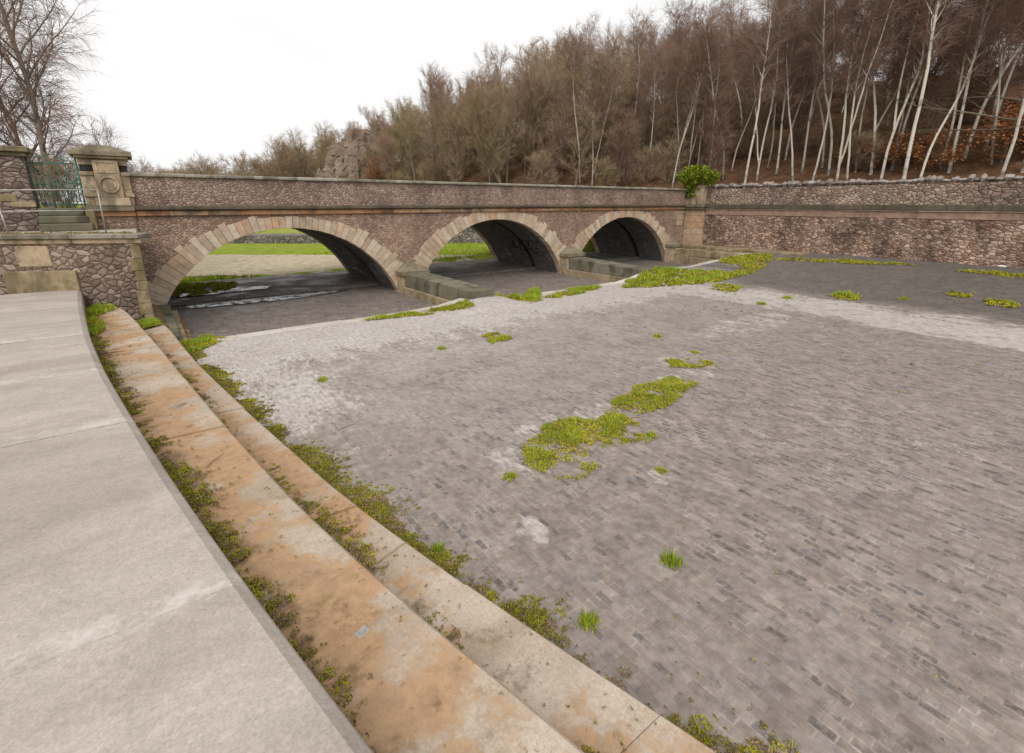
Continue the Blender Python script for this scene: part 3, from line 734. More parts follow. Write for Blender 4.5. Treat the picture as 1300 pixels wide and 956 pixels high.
st = empty('stone_steps', 'three worn stone steps up to the iron gate', 'steps', None, (-1.8, -.4, 2.79))
for k in range(3):
    mb = MB(); mb.box(-.56, .5+.08*(2-k), -.62+.28*k+.0, .34, .0+.22*k+.002, .22*(k+1)); mb.build('step', M['train'], st, bevel=.03)
mb = MB(); mb.box(.53, .75, -.3, .34, .0, .62); mb.build('cheek_stone', M['plinth'], st, bevel=.04)

gp = empty('gate_pillar', 'square sandstone gate pillar with a hipped cap and carved roundel', 'pillar', None, (-.60, .45, 3.45))
def gpp(name, mat, boxes, bev=.015, parent=None):
    mb = MB()
    for b in boxes: mb.box(b[0]+.60, b[1]+.60, b[2]-.45, b[3]-.45, b[4]-3.45, b[5]-3.45)
    return mb.build(name, mat, gp if parent is None else parent, bevel=bev)
gpp('shaft', M['sand'], [(-1.22,.0,-.13,1.1,3.523,4.02),(-1.22,.0,-.13,1.1,4.024,4.56),(-1.22,.0,-.10,1.1,4.76,4.95),(-1.0,-.1,-.05,1.05,4.56,4.76)])
gpp('recess', M['dark'], [(-1.2,-.88,-.06,.3,4.565,4.755),(-.23,-.02,-.06,.3,4.565,4.755)], 0)  # dark blocks, the shade of the two openings put in as colour
gpp('centre_panel', M['sand'], [(-.87,-.23,-.24,.0,3.78,4.90),(-.98,-.10,-.26,.0,3.523,3.776)])
gpp('side_moulding', M['sand'], [(-1.24,-.89,-.17,0,4.44,4.55),(-.21,.03,-.17,0,4.44,4.55),(-1.25,-.9,-.2,0,3.80,3.92),(-.2,.04,-.2,0,3.80,3.92)])
gpp('panel_frame', M['sand'], [(-.80,-.30,-.262,-.241,4.82,4.86),(-.80,-.30,-.262,-.241,4.52,4.55),(-.80,-.765,-.262,-.241,4.553,4.817),(-.335,-.30,-.262,-.241,4.553,4.817)], .006)
mb = MB(); pts = []
secs = []
for k in range(33):
    a = 2*math.pi*k/32; loop = []
    for j in range(8):
        b = 2*math.pi*j/8; rr = .235+.036*math.cos(b); loop.append((.05+rr*math.cos(a), -.692+.03*math.sin(b), .71+rr*math.sin(a)))
    secs.append(loop)
mb.sweep(secs, False)
mb.v.append((.05,-.705,.71)); ci = len(mb.v)-1
for k in range(32):
    a, b = 2*math.pi*k/32, 2*math.pi*(k+1)/32; i = len(mb.v)
    mb.v += [(.05+.17*math.cos(a),-.698,.71+.17*math.sin(a)),(.05+.17*math.cos(b),-.698,.71+.17*math.sin(b))]; mb.f.append((ci, i, i+1))
mb.build('roundel', M['sand'], gp, True)
gpp('cornice', M['sand'], [(-1.27,.05,-.27,1.15,4.953,5.03)])
mb = MB(); mb.box(-1.38+.6, .17+.6, -.36-.45, 1.25-.45, 5.033-3.45, 5.16-3.45)
a = [(-1.38+.6,-.81,1.71),(.77,-.81,1.71),(.77,.80,1.71),(-.78,.80,1.71)]; b = [(-.25,-.25,1.93),(.25,-.25,1.93),(.25,.25,1.93),(-.25,.25,1.93)]
mb.hexa(a+b); mb.build('cap', M['cap'], gp, bevel=.012)
# string course and frieze under the pillar
gpp('string_course', M['cap'], [(-1.36,-.03,-.24,.3,3.348,3.52)], .02); gpp('frieze', M['sandred'], [(-1.30,-.03,-.14,.3,3.19,3.344)])

bw = empty('boundary_wall', 'rubble wall end with a sandstone coping left of the iron gate', 'wall', None, (-2.5, 0, 2.79))
mb = MB(); mb.box(-6.5, .10, -.25, .45, -.5, 2.12); mb.build('rubble_face', m_rubble('pink_brown_coursed_rubble', 4.2, [(0,(.20,.14,.12)),(.5,(.29,.21,.18)),(1,(.36,.28,.25))], (.08,.06,.052), .03, .75, 1.9), bw)
mb = MB(); mb.box(-6.5, .18, -.34, .54, 2.123, 2.24); mb.box(-6.5, .26, -.42, .62, 2.243, 2.40); mb.build('coping', M['cap'], bw, bevel=.025)
mb = MB(); mb.box(-1.1, -.25, -.275, .2, .86, 1.06); mb.box(-.42, .12, -.27, .3, .70, .86); mb.build('ashlar_block', M['plinth'], bw, bevel=.015)

gate = empty('iron_gate', 'teal wrought iron gate with hooped top between the pillar and wall', 'gate', None, (-1.84, .1, 3.5))
def gt(name, paths, r=.014, n=6):
    mb = MB()
    for p in paths: mb.tube([(x+1.84, y-.1, z-3.5) for x, y, z in p], r, n, True)
    return mb.build(name, M['teal'], gate, True)
gx0, gx1 = -2.36, -1.27; gy = .1
gt('top_rail', [[(gx0,gy,4.76),(gx1,gy,4.78)]], .018); gt('middle_rail', [[(gx0+.05,gy,4.15),(gx1,gy,4.2)]], .014); gt('bottom_rail', [[(gx0+.1,gy,3.56),(gx1,gy,3.57)]], .016)
gt('hinge_post', [[(gx1,gy,3.5),(gx1,gy,4.98)]], .026); gt('stile', [[(gx0,gy,3.5),(gx0-.02,gy,4.95)]], .018)
for k in range(11):
    x = gx0+(gx1-gx0)*(k+1)/12
    gt('bar', [[(x,gy,3.5),(x,gy,4.18 if k % 2 else 4.77)]], .0125)
for s, w in ((.28, .2), (.72, .2)):
    cx_ = gx0+(gx1-gx0)*s
    gt('hoop', [[(cx_+w*math.cos(math.pi*j/12),gy,4.77+w*1.05*math.sin(math.pi*j/12)) for j in range(13)]], .013)
    gt('scroll', [[(cx_+(.085-.004*j)*math.cos(.55*j),gy,4.85+(.085-.004*j)*math.sin(.55*j)) for j in range(17)]], .009)
for s in (.3, .62, .86):
    cx_ = gx0+(gx1-gx0)*s
    gt('small_hoop', [[(cx_+.085*math.cos(math.pi*j/8),gy,4.18+.11*math.sin(math.pi*j/8)) for j in range(9)]], .009)
gt('brace', [[(gx0+.03,gy-.02,4.74),(-1.8,gy-.02,4.22),(gx1-.02,gy-.02,3.62)]], .011)

# ------------------------------------------------------------------ basin wall and rocks beyond the bridge
bk = empty('basin_wall', 'grey rubble bank wall beyond the grass seen through the arches', 'wall', None, (14, 23, 0))
def bp(s, l): return (.6*s-.8*l-14, .8*s+.6*l-20.9-23)
mb = MB(); n = 40
for k in range(n):
    l0, l1 = -7+44*k/n, -7+44*(k+1)/n
    z0, z1 = .82+.95*sstep(12, 0, l0), .82+.95*sstep(12, 0, l1)
    a, b, c, d = bp(44.2, l0), bp(44.2, l1), bp(47.3, l1), bp(47.3, l0)
    mb.hexa([(*a,-.4),(*b,-.4),(*c,-.4),(*d,-.4),(*a,z0),(*b,z1),(*c,z1),(*d,z0)])
mb.build('rubble_face', M['bank'], bk)
def rock(label, cx, cy, z0, rx, ry, h, seed):
    mb = MB(); nu, nv = 110, 80; secs = []
    for k in range(nv):
        f = k/(nv-1); loop = []
        for j in range(nu):
            a = 2*math.pi*j/nu; px, py = math.cos(a), math.sin(a)
            top = (1-f**(3.2 if px < 0 else 1.5))**.5 if f < 1 else 0.
            top *= 1-.38*f*(1 if px < 0 else .3)
            d = 1+.5*fbm(px*1.2+seed, py*1.2, f*2.0, 5)
            blk = Vector((px*3.2+seed, py*3.2, f*6.5)); c_ = mnoise.cell(blk); c2 = mnoise.cell(blk*2.1+Vector((3, 1, 7)))
            d += .09*(c_-.5)+.06*(c2-.5)+.12*fbm(px*7, py*7, f*12, 3)
            crest = 1+.17*fbm(px*3.1*top, py*3.1*top, seed+2, 4)+.12*mnoise.cell(Vector((px*3*top+seed, py*3*top, 2.)))
            loop.append((rx*px*(top*d+.01), ry*py*(top*d+.01), f*h*(1+(crest-1)*f)))
        secs.append(loop)
    mb.sweep(secs); o = mb.build('rock_outcrop', M['rock']); o.location = (cx, cy, z0)
    return tag(o, label, 'rock')
rock('big pink-grey crag rising above the parapet behind the left arch', 31.2, 62, -1.5, 9.6, 9., 16.4, 3.3)
rock('smaller pale boulder at the left foot of the big crag', 24.4, 62, .5, 2.4, 3.2, 7.4, 8.1)

# ------------------------------------------------------------------ trees
def vadd(a, b, k=1.): return (a[0]+b[0]*k, a[1]+b[1]*k, a[2]+b[2]*k)
def walk_branch(p, d, L, n, g, wob, grav):
    pts = [p]; step = L/n; dx, dy, dz = d
    for k in range(n):
        dx += g.gauss(0, wob); dy += g.gauss(0, wob); dz += g.gauss(0, wob)+grav*(k+1)/n
        l = math.sqrt(dx*dx+dy*dy+dz*dz); dx /= l; dy /= l; dz /= l
        p = (p[0]+dx*step, p[1]+dy*step, p[2]+dz*step); pts.append(p)
    return pts
def pick(pts, t):
    k = min(len(pts)-2, int(t*(len(pts)-1))); f = t*(len(pts)-1)-k
    a, b = pts[k], pts[k+1]; d = (b[0]-a[0], b[1]-a[1], b[2]-a[2]); l = math.sqrt(sum(q*q for q in d)) or 1
    return (a[0]+d[0]*f, a[1]+d[1]*f, a[2]+d[2]*f), (d[0]/l, d[1]/l, d[2]/l)
def side_dir(d, g, spread, az=None):
    a = g.uniform(0, 6.283) if az is None else az
    u = (-d[1], d[0], 0.) if abs(d[2]) < .95 else (1., 0., 0.)
    l = math.sqrt(sum(q*q for q in u)) or 1; u = tuple(q/l for q in u)
    w = (d[1]*u[2]-d[2]*u[1], d[2]*u[0]-d[0]*u[2], d[0]*u[1]-d[1]*u[0])
    c, s = math.cos(spread), math.sin(spread)
    return tuple(d[i]*c+(u[i]*math.cos(a)+w[i]*math.sin(a))*s for i in range(3))
def grow(seed, H, r0, first, nl, llen, spread, lgrav, nsub, ntw, twl, tgrav, tr, fork=False, twob=.06, lean=0.):
    g = random.Random(seed); tk = MB(); tk.track = True; cr = MB(); cr.track = True
    stems = []
    main = walk_branch((0,0,-.3), (lean, 0, 1), H, 16, g, twob, .05); stems.append((main, r0, 1.))
    if fork:
        p, d = pick(main, g.uniform(.12, .3) if fork == 1 else .02)
        stems.append((walk_branch(p, side_dir(d, g, .3), H*.78, 14, g, twob, .12), r0*.72, .85))
    for pts, r, wgt in stems:
        m = len(pts)
        tk.tube(pts, [max(.010, r*(1-k/(m-1))**(.6 if H > 10.4 else .85)*(1.25 if k == 0 else 1)) for k in range(m)], 8)
        az = g.uniform(0, 6.28); nn = int(nl*wgt)
        for i in range(nn):
            t_ = first+(.98-first)*(i+g.random())/nn; p, d = pick(pts, t_); az += 2.4+g.uniform(-.4, .4)
            L = llen*(.45+.8*math.sin(math.pi*min(1, (1-t_)/(1-first)*.82+.12)))*g.uniform(.65, 1.25)*H
            rl = max(.010, min(r*(1-t_)**.85*.62, L*.016))
            lp = walk_branch(p, side_dir((0,0,1), g, spread*g.uniform(.75, 1.25), az), L, 7, g, .13, lgrav)
            tk.tube(lp, [rl*(1-.82*k/7) for k in range(8)], 5)
            for j in range(nsub):
                ts = .18+.82*(j+g.random())/nsub; p2, d2 = pick(lp, ts)
                L2 = L*g.uniform(.25, .5)*(1.15-.5*ts)
                sp = walk_branch(p2, side_dir(d2, g, g.uniform(.4, .95)), L2, 4, g, .17, lgrav*.6+tgrav*.25)
                r2 = max(tr*1.15, rl*.38*(1-.5*ts)); (tk if r2 > .02 else cr).tube(sp, [r2*(1-.6*k/4) for k in range(5)], 4 if r2 > .02 else 3)
                for k in range(ntw):
                    p3, d3 = pick(sp, .1+.9*(k+g.random())/ntw)
                    m_ = 3 if tgrav < -.2 else 2
                    tp = walk_branch(p3, side_dir(d3, g, g.uniform(.3, .95)), twl*g.uniform(.5, 1.3), m_, g, .18, tgrav)
                    cr.tube(tp, [tr*(1-.65*q_/m_) for q_ in range(m_+1)], 3)
    return tk, cr
PROTO = {}
def make_proto(key, barkm, twigm, **kw):
    tk, cr = grow(**kw); PROTO[key] = (tk.mesh('trunk', True), cr.mesh('crown', False))
    PROTO[key][0].materials.append(barkm); PROTO[key][1].materials.append(twigm)
def plant(key, name, label, cat, group, x, y, rz, sc=1., z=None, scz=1., tilt=(0,0)):
    o = bpy.data.objects.new(name, None); COL.objects.link(o); o.empty_display_size = .3
    o.location = (x, y, tree_z(x, y) if z is None else z); o.rotation_euler = (tilt[0], tilt[1], rz); o.scale = (sc, sc, sc*scz)
    tag(o, label, cat, group)
    for nm, me in zip(('trunk', 'crown'), PROTO[key]):
        c = bpy.data.objects.new(nm, me); COL.objects.link(c); c.parent = o
    return o
BIRCH = ['birch_a','birch_b','birch_c','birch_d','birch_e','birch_f']
for i, k in enumerate(BIRCH):
    make_proto(k, M['birch_bark'], M['birch_twig'], seed=40+i, H=11.8+.6*(i % 3), r0=.070+.008*(i % 3), first=.44, nl=30, llen=.15, spread=.6, lgrav=.03, nsub=6, ntw=7, twl=.85, tgrav=-.10, tr=.0085, fork=1 if i in (1, 4) else False, twob=.055)
WOOD = ['wood_a','wood_b','wood_c','wood_d','wood_e']
for i, k in enumerate(WOOD):
    make_proto(k, M['brown_bark'], M['brown_twig'], seed=80+i, H=9.2+.6*(i % 3), r0=.16, first=.2, nl=26, llen=.24, spread=.75, lgrav=.10, nsub=8, ntw=8, twl=.8, tgrav=.05, tr=.0105, fork=1 if i % 2 else False, twob=.09)
THIN = ['thin_a','thin_b','thin_c']
for i, k in enumerate(THIN):
    make_proto(k, M['brown_bark'], M['birch_twig'], seed=120+i, H=10.5, r0=.065, first=.34, nl=26, llen=.17, spread=.6, lgrav=.06, nsub=6, ntw=7, twl=.8, tgrav=-.02, tr=.0095, twob=.06)
FAR = ['far_a','far_b']
for i, k in enumerate(FAR):
    make_proto(k, M['brown_bark'], M['brown_twig'], seed=150+i, H=10, r0=.2, first=.14, nl=26, llen=.40, spread=.85, lgrav=.10, nsub=9, ntw=9, twl=1.1, tgrav=.03, tr=.017, fork=1, twob=.1)
for i, k in enumerate(('shrub_a','shrub_b')):
    make_proto(k, M['brown_bark'], M['brown_twig'], seed=170+i, H=3.6, r0=.05, first=.05, nl=30, llen=.42, spread=.8, lgrav=.05, nsub=7, ntw=8, twl=.5, tgrav=.03, tr=.009, fork=2, twob=.12)
make_proto('weeping', m_bark('dark_flaking_birch_bark', (.34,.28,.24), (.15,.085,.07), (.12,.10,.085)), M['birch_twig'], seed=203, H=13, r0=.125, first=.14, nl=40, llen=.26, spread=.66, lgrav=.05, nsub=13, ntw=13, twl=.9, tgrav=-.40, tr=.0058, fork=2, twob=.06)
make_proto('sapling', M['brown_bark'], M['birch_twig'], seed=190, H=6.5, r0=.035, first=.08, nl=30, llen=.2, spread=.6, lgrav=.05, nsub=6, ntw=6, twl=.7, tgrav=0., tr=.009, fork=2, twob=.07)
make_proto('young', M['brown_bark'], M['birch_twig'], seed=205, H=3.6, r0=.05, first=.1, nl=22, llen=.33, spread=.75, lgrav=.02, nsub=6, ntw=6, twl=.5, tgrav=-.05, tr=.005, fork=2, twob=.08)

def bearing(px, x):                       # ground point on the line x = const that lies on a bearing measured from the photograph
    az = R(36.87)+math.atan((px-650)/644.); return (x, x/math.tan(az)-20.9)
frontb = [(853,34,'birch_e',.9),(872,36.2,'birch_b',.8),(862,35.5,'birch_a',.8),(883,37,'birch_c',.72),(897,36,'birch_d',.84),(917,35.2,'birch_f',.86),(926,36.5,'birch_a',.82),
 (945,33.6,'birch_c',.96),(960,35.0,'birch_b',.9),(971,37,'birch_d',.85),(992,38,'birch_f',.85),(1006,34.6,'birch_a',.97),(1015,36,'birch_c',.88),(1030,34.6,'birch_d',.97),
 (1040,36.6,'birch_f',.9),(1060,34.2,'birch_b',.95),(1074,33.8,'birch_d',.94),(1092,37,'birch_a',.95),(1103,35.4,'birch_f',.98),(1116,33.7,'birch_e',1.02),(1146,33.3,'birch_c',1.12),
 (1166,33.8,'birch_a',1.0),(1186,36,'birch_d',.95),(1215,37,'birch_f',1.0),(1240,38,'birch_b',1.0),(1267,34.2,'birch_e',1.0),(1292,35,'birch_a',1.05),(983,36,'birch_c',.9),(1049,35.5,'birch_f',.92),(1083,35.8,'birch_d',.9),(1128,36,'birch_b',.95),(1200,35.2,'birch_c',.95),(1252,36,'birch_a',.95)]
ordw = 'first second third fourth fifth sixth seventh eighth ninth tenth eleventh twelfth thirteenth fourteenth fifteenth sixteenth seventeenth eighteenth nineteenth twentieth twenty-first twenty-second twenty-third twenty-fourth twenty-fifth twenty-sixth'.split()
frontb.sort(); ordw += 'twenty-seventh twenty-eighth twenty-ninth thirtieth thirty-first thirty-second thirty-third thirty-fourth'.split()
g = random.Random(9); taken = []
for i, (px, x, k, s) in enumerate(frontb):
    X, Y = bearing(px, x); taken.append((X, Y))
    kind = 'stout pale' if s > 1.05 else 'forked white' if k in ('birch_b', 'birch_e') else 'slim white'
    plant(k, 'birch_tree', '%s birch behind the retaining wall, %s from the left in the front row' % (kind, ordw[i]), 'birch', 'birches in the front row behind the retaining wall', X, Y, g.uniform(0, 6.28), s*1.0, None, 1., (g.uniform(-.03,.03), g.uniform(-.035,.03)))
# wood on the hillside
cnt = 0; tries = 0; wg = random.Random(77)
while cnt < 270 and tries < 20000:
    tries += 1
    y = -26+wg.random()**1.0*52 if cnt < 150 else 20+wg.random()**1.3*135; d = wg.random()**1.0*44+1.5; x = hillfoot(y)+d
    if y < 60 and d < 3.2 and y < 6: continue
    az = math.degrees(math.atan2(x, y+20.9))
    if az > 88: continue
    if 47 < y < 72 and d < 10.: continue
    mind = 1.6+.012*(y+24)
    if any((x-a)**2+(y-b)**2 < mind*mind for a, b in taken): continue
    taken.append((x, y)); cnt += 1
    if y < 16:
        k = wg.choice(BIRCH+THIN); nm = 'birch_tree' if k in BIRCH else 'woodland_tree'
        lab, cat, grp = ('slender pale birch in the crowd on the slope behind the front row', 'birch', 'birches crowding the slope') if k in BIRCH else ('thin bare purple-brown tree in the crowd on the birch slope', 'tree', 'thin bare trees on the birch slope')
        s = wg.uniform(.72, 1.02)
    else:
        k = wg.choice(WOOD+WOOD+THIN); nm = 'woodland_tree'
        if y < 75: lab, cat, grp = 'bare brown tree in the mixed wood above the bridge parapet', 'tree', 'bare trees of the mixed wood'
        else: lab, cat, grp = 'far bare brown tree on the wooded ridge beyond the crag', 'tree', 'far bare trees on the ridge'
        s = wg.uniform(.72, 1.1)
    s *= 1.16 if 30 < y < 70 else 1.; s *= 1-.46*min(1., d/40.)*(1-sstep(22, 38, y))*sstep(-24, -4, y)
    plant(k, nm, lab, cat, grp, x, y, wg.uniform(0, 6.28), s, None, wg.uniform(.92, 1.12), (wg.uniform(-.06,.06), wg.uniform(-.06,.06)))
cnt = 0; tries = 0
while cnt < 62 and tries < 4000:
    tries += 1
    y = wg.uniform(3, 52); x = hillfoot(y)+.6+wg.random()*19
    if any((x-a)**2+(y-b)**2 < 1.9 for a, b in taken): continue
    taken.append((x, y)); cnt += 1
    plant(wg.choice(WOOD+WOOD+THIN), 'woodland_tree', 'bare brown tree in the mixed wood above the bridge parapet', 'tree', 'bare trees of the mixed wood', x, y, wg.uniform(0, 6.28), wg.uniform(.62, 1.)*(.85 if y < 20 else 1.08), None, wg.uniform(.95, 1.12), (wg.uniform(-.05,.05), wg.uniform(-.05,.05)))
# far trees beyond the basin, low above the parapet on the left
fl = ['small far rounded bare tree over the parapet beside the gate pillar','low far bare tree just right of the small rounded one','broad far bare tree with a domed crown over the parapet','far bare tree left of the wooded ridge','tall far bare tree at the left end of the ridge','far bare bushy tree between the dome and the ridge', 'far low bare tree behind the gate pillar', 'far bare tree at the extreme left behind the boundary wall']
for i, (px, dist, s) in enumerate([(206,140,.9),(238,150,.88),(288,135,1.12),(322,140,1.06),(352,128,1.3),(262,160,.95),(150,150,.9),(60,150,.95)]):
    az = R(36.87)+math.atan((px-650)/644.); x, y = dist*math.sin(az), dist*math.cos(az)-20.9
    plant(FAR[i % 2], 'far_tree', fl[i], 'tree', 'far trees beyond the basin', x, y, i*1.7, s, terrain(x, y)-.3, .92)
g = random.Random(15)
for i in range(20):
    az = R(36.87)+math.atan((170+i*13-650)/644.); dist = g.uniform(120, 150); x, y = dist*math.sin(az), dist*math.cos(az)-20.9
    plant('shrub_a' if i % 2 else 'shrub_b', 'hedge_shrub', 'brown twiggy shrub in the far hedge line over the parapet', 'shrub', 'far hedge shrubs', x, y, i*2.1, g.uniform(1.9, 2.5), terrain(x, y)-.4)
# scrub in the wood and around the crag
for i in range(44):
    y = g.uniform(4, 48); x = hillfoot(y)+g.uniform(.5, 16)
    plant('shrub_a' if i % 2 else 'shrub_b', 'woodland_shrub', 'brown twiggy undergrowth shrub at the foot of the mixed wood', 'shrub', 'undergrowth shrubs in the mixed wood', x, y, i*2.1, g.uniform(.55, 1.1))
for i in range(60):
    y = g.uniform(-22, 26); x = hillfoot(y)+1.2+g.random()**1.2*32
    plant('sapling', 'sapling', 'thin purple-brown sapling in the thicket under the birches', 'sapling', 'saplings in the birch thicket', x, y, i*2.1, g.uniform(.7, 1.25))
for i in range(36):
    y = g.uniform(-22, 14); x = hillfoot(y)+2+g.random()*30
    plant('shrub_a' if i % 2 else 'shrub_b', 'woodland_shrub', 'low brown brushwood shrub on the slope under the birches', 'shrub', 'brushwood on the birch slope', x, y, i*2.1, g.uniform(.5, .95))
for i, (dx, dy, dz, k, s_, lab) in enumerate(((1.5,-3,15.2,0,.5,'wind-bent small tree on top of the crag'),(5.,-5,13.,2,.6,'small bare tree on the right shoulder of the crag'),(-2.5,-4,13.6,1,.32,'tiny bare tree on the left brow of the crag'))):
    plant(WOOD[k], 'crag_tree', lab, 'tree', None, 31+dx, 62+dy, i*2., s_, dz-1.2)
for i, (dx, dy, z, s_) in enumerate(((-3,-10,6.,1.0),(0,-10.6,5.,1.2),(3,-10.4,6.5,1.3),(-5.5,-8.4,3.8,.9),(5,-9.4,8.8,1.2),(-1,-9.2,9.6,.8),(2.,-8.4,11.2,.9),(4,-11,4.6,1.5),(6.5,-10.5,7.2,1.5),(-2,-10.8,3.2,1.2),(2,-11,3.3,1.5),(3.4,-9.4,9.,1.2),(.6,-9.8,8.,.9),(6,-8.6,11,1.2),(1.,-7.2,13.2,.8),(4.,-7.,13.,1.))):
    plant('shrub_a' if i % 2 else 'shrub_b', 'crag_shrub', 'brown twiggy shrub clinging to the face of the crag', 'shrub', 'shrubs on the crag face', 31+dx, 62+dy, i*1.9, s_, z-1.5)
# big weeping birch and scrub behind the gate
plant('weeping', 'weeping_birch', 'tall twin-stemmed weeping birch behind the gate at the left edge', 'birch', None, -3.0, 9.6, .6, 1.05, 3.1)
plant('young', 'young_tree', 'small fine-twigged tree directly behind the gate pillar', 'tree', None, -.3, 8.9, 1., 1.05, 3.0)
for i, (x, y, s, lab) in enumerate([(-2.4,8.6,.62,'dark twiggy bush filling the gap behind the iron gate'),(-1.2,9.6,.58,'dark twiggy bush behind the left side of the gate pillar'),(-3.4,10.4,.7,'twiggy bush at the foot of the weeping birch'),(.4,12.,.62,'twiggy bush over the parapet right of the gate pillar'),(-6.,9.5,.7,'twiggy bush behind the boundary wall coping')]):
    plant('shrub_a' if i % 2 else 'shrub_b', 'twiggy_bush', lab, 'bush', None, x, y, i*1.3, s, 3.1)

# leafy bushes and ivy
def leaf_cloud(mb, g, n, shape, size):
    for _ in range(n):
        p = shape(g); a = g.uniform(0, 6.28); b = g.gauss(0, .7); s = size*g.uniform(.6, 1.3)
        ux, uy, uz = math.cos(a)*s, math.sin(a)*s, g.uniform(-.4, .4)*s
        wx, wy, wz = -math.sin(a)*math.cos(b)*s*.7, math.cos(a)*math.cos(b)*s*.7, math.sin(b)*s*.7
        x, y, z = p
        mb.quad((x-ux,y-uy,z-uz),(x+wx,y+wy,z+wz),(x+ux,y+uy,z+uz),(x-wx,y-wy,z-wz))
def clumpy(g, nb, rx, ry, rz, zc, br, q=.35):
    bl = []
    for _ in range(nb):
        while True:
            x, y, z = g.uniform(-1,1), g.uniform(-1,1), g.uniform(-1,1)
            if x*x+y*y+z*z < 1: break
        bl.append((x*rx, y*ry, zc+z*rz, br*g.uniform(.6, 1.2)))
    def f(h):
        x, y, z, r = h.choice(bl); v = Vector((h.gauss(0,1), h.gauss(0,1), h.gauss(0,1))).normalized()*r*(h.random()**q)
        return (x+v.x, y+v.y, z+v.z)
    return f
def leafmesh(seed, n, nb, rx, ry, rz, zc, br, size):
    g = random.Random(seed); mb = MB(); leaf_cloud(mb, g, n, clumpy(g, nb, rx, ry, rz, zc, br), size); return mb
beech = []
for i in range(3):
    me = leafmesh(300+i, 2200, 26, 1.5, 1.5, 1.0, 1.3, .42, .055).mesh('leaves'); me.materials.append(M['leaf_orange']); beech.append(me)
bl = ['orange-leaved beech scrub below the stout pale birch','orange-leaved beech scrub at the right edge above the wall','orange-leaved beech scrub between the leaning birches','low orange beech scrub left of the stout birch','orange beech scrub deep among the birches','pale orange leafy scrub over the middle of the parapet','orange leafy scrub beside the ivy-clad trunks','pale orange leafy bush right of the crag','orange leafy scrub at the far right behind the others','orange leafy patch low behind the ivy bush', 'dull orange bush climbing the slope over the right arch']
for i, (px, x, s) in enumerate([(1128,36,1.1),(1262,36,1.25),(1190,35.5,1.),(1085,36.5,.95),(1055,40,.9),(735,38,1.2),(775,37,1.),(492,30,2.0),(1292,38.5,1.3),(905,40,.9),(830,40,1.1)]):
    X, Y = bearing(px, x); o = empty('beech_bush', bl[i], 'bush', 'orange beech scrub', (X, Y, tree_z(X, Y))); o.rotation_euler[2] = i; o.scale = (s, s, s*.95)
    for nm, me in (('leaves', beech[i % 3]), ('stems', PROTO['shrub_a'][0])):
        c = bpy.data.objects.new(nm, me); COL.objects.link(c); c.parent = o
        if nm == 'stems': c.scale = (.62,)*3
# ivy on woodland trunks
iv = []
def ivy_shape(h):
    z = h.random()**1.3*6.2; r = (.30+.45*abs(fbm(z*.8, 3., 1.)))*(1-.1*z); a = h.uniform(0, 6.28); return (r*math.cos(a), r*math.sin(a), z)
mbv = MB(); leaf_cloud(mbv, random.Random(5), 1500, ivy_shape, .085); ivm = mbv.mesh('ivy'); ivm.materials.append(M['ivy'])
for i, (px, x, s, lab) in enumerate([(616,36,1.15,'ivy-clad tree standing tallest green above the middle arch'),(762,36,.85,'ivy-clad trunk over the right arch, right of the orange scrub'),(680,35,.5,'short ivy-clad stump low over the parapet between the ivy trees'),(840,38,.6,'ivy-clad trunk just left of the front birches')]):
    X, Y = bearing(px, x); o = plant(WOOD[i], 'ivy_clad_tree', lab, 'tree', None, X, Y, i*1.1, .95)
    c = bpy.data.objects.new('ivy', ivm); COL.objects.link(c); c.parent = o; c.scale = (s, s, s)
# the round ivy bush on the pilaster
ibs = 1.13
ib = empty('ivy_bush', 'round bright green ivy bush growing on top of the corner pilaster', 'bush', None, (31.1, -.55, 4.6))
ib.scale = (ibs, ibs, ibs)
mb = leafmesh(77, 17000, 130, .80, 1.2, .52, .68, .30, .048); mb.build('foliage', M['ivy'], ib)
mb = MB(); leaf_cloud(mb, random.Random(8), 700, lambda h: (h.uniform(-.35,-.2)+.05*h.random(), h.gauss(.35, .3), h.uniform(-.55, .35)), .06); mb.build('hanging_ivy', M['ivy'], ib)
mb = MB(); g = random.Random(2)
for k in range(9): mb.tube(walk_branch((g.uniform(-.2,.2), g.uniform(-.3,.3), 0), (g.uniform(-.6,.6), g.uniform(-.6,.6), 1), 1., 5, g, .15, 0), [.025,.022,.018,.014,.01,.006], 5)
mb.build('stems', M['brown_bark'], ib)
# fallen and broken limbs on the slope at the right edge
for lab, p, d, L in (('long pale broken limb leaning across the birches at the right edge', bearing(1300, 35.), (-.1,.75,.12), 7.), ('upper pale broken limb slanting down at the right edge', bearing(1300, 37.), (-.1,.8,.36), 6.5), ('low dead branch fanning left from the right edge', bearing(1290, 34.4), (.2,.9,.02), 6.)):
    g = random.Random(len(lab)); mb = MB(); mb.track = True
    main = walk_branch((0,0,0), d, L, 10, g, .05, -.02); mb.tube(main, [.06*(1-.8*k/10) for k in range(11)], 6)
    for k in range(6):
        p2, d2 = pick(main, .3+.11*k); mb.tube(walk_branch(p2, side_dir(d2, g, .6), L*.28, 5, g, .12, 0), [.022,.02,.017,.014,.011,.008], 4)
    o = mb.build('fallen_branch', M['brown_bark'], smooth=True); o.location = (p[0], p[1], tree_z(*p)+2.4); tag(o, lab, 'branch')

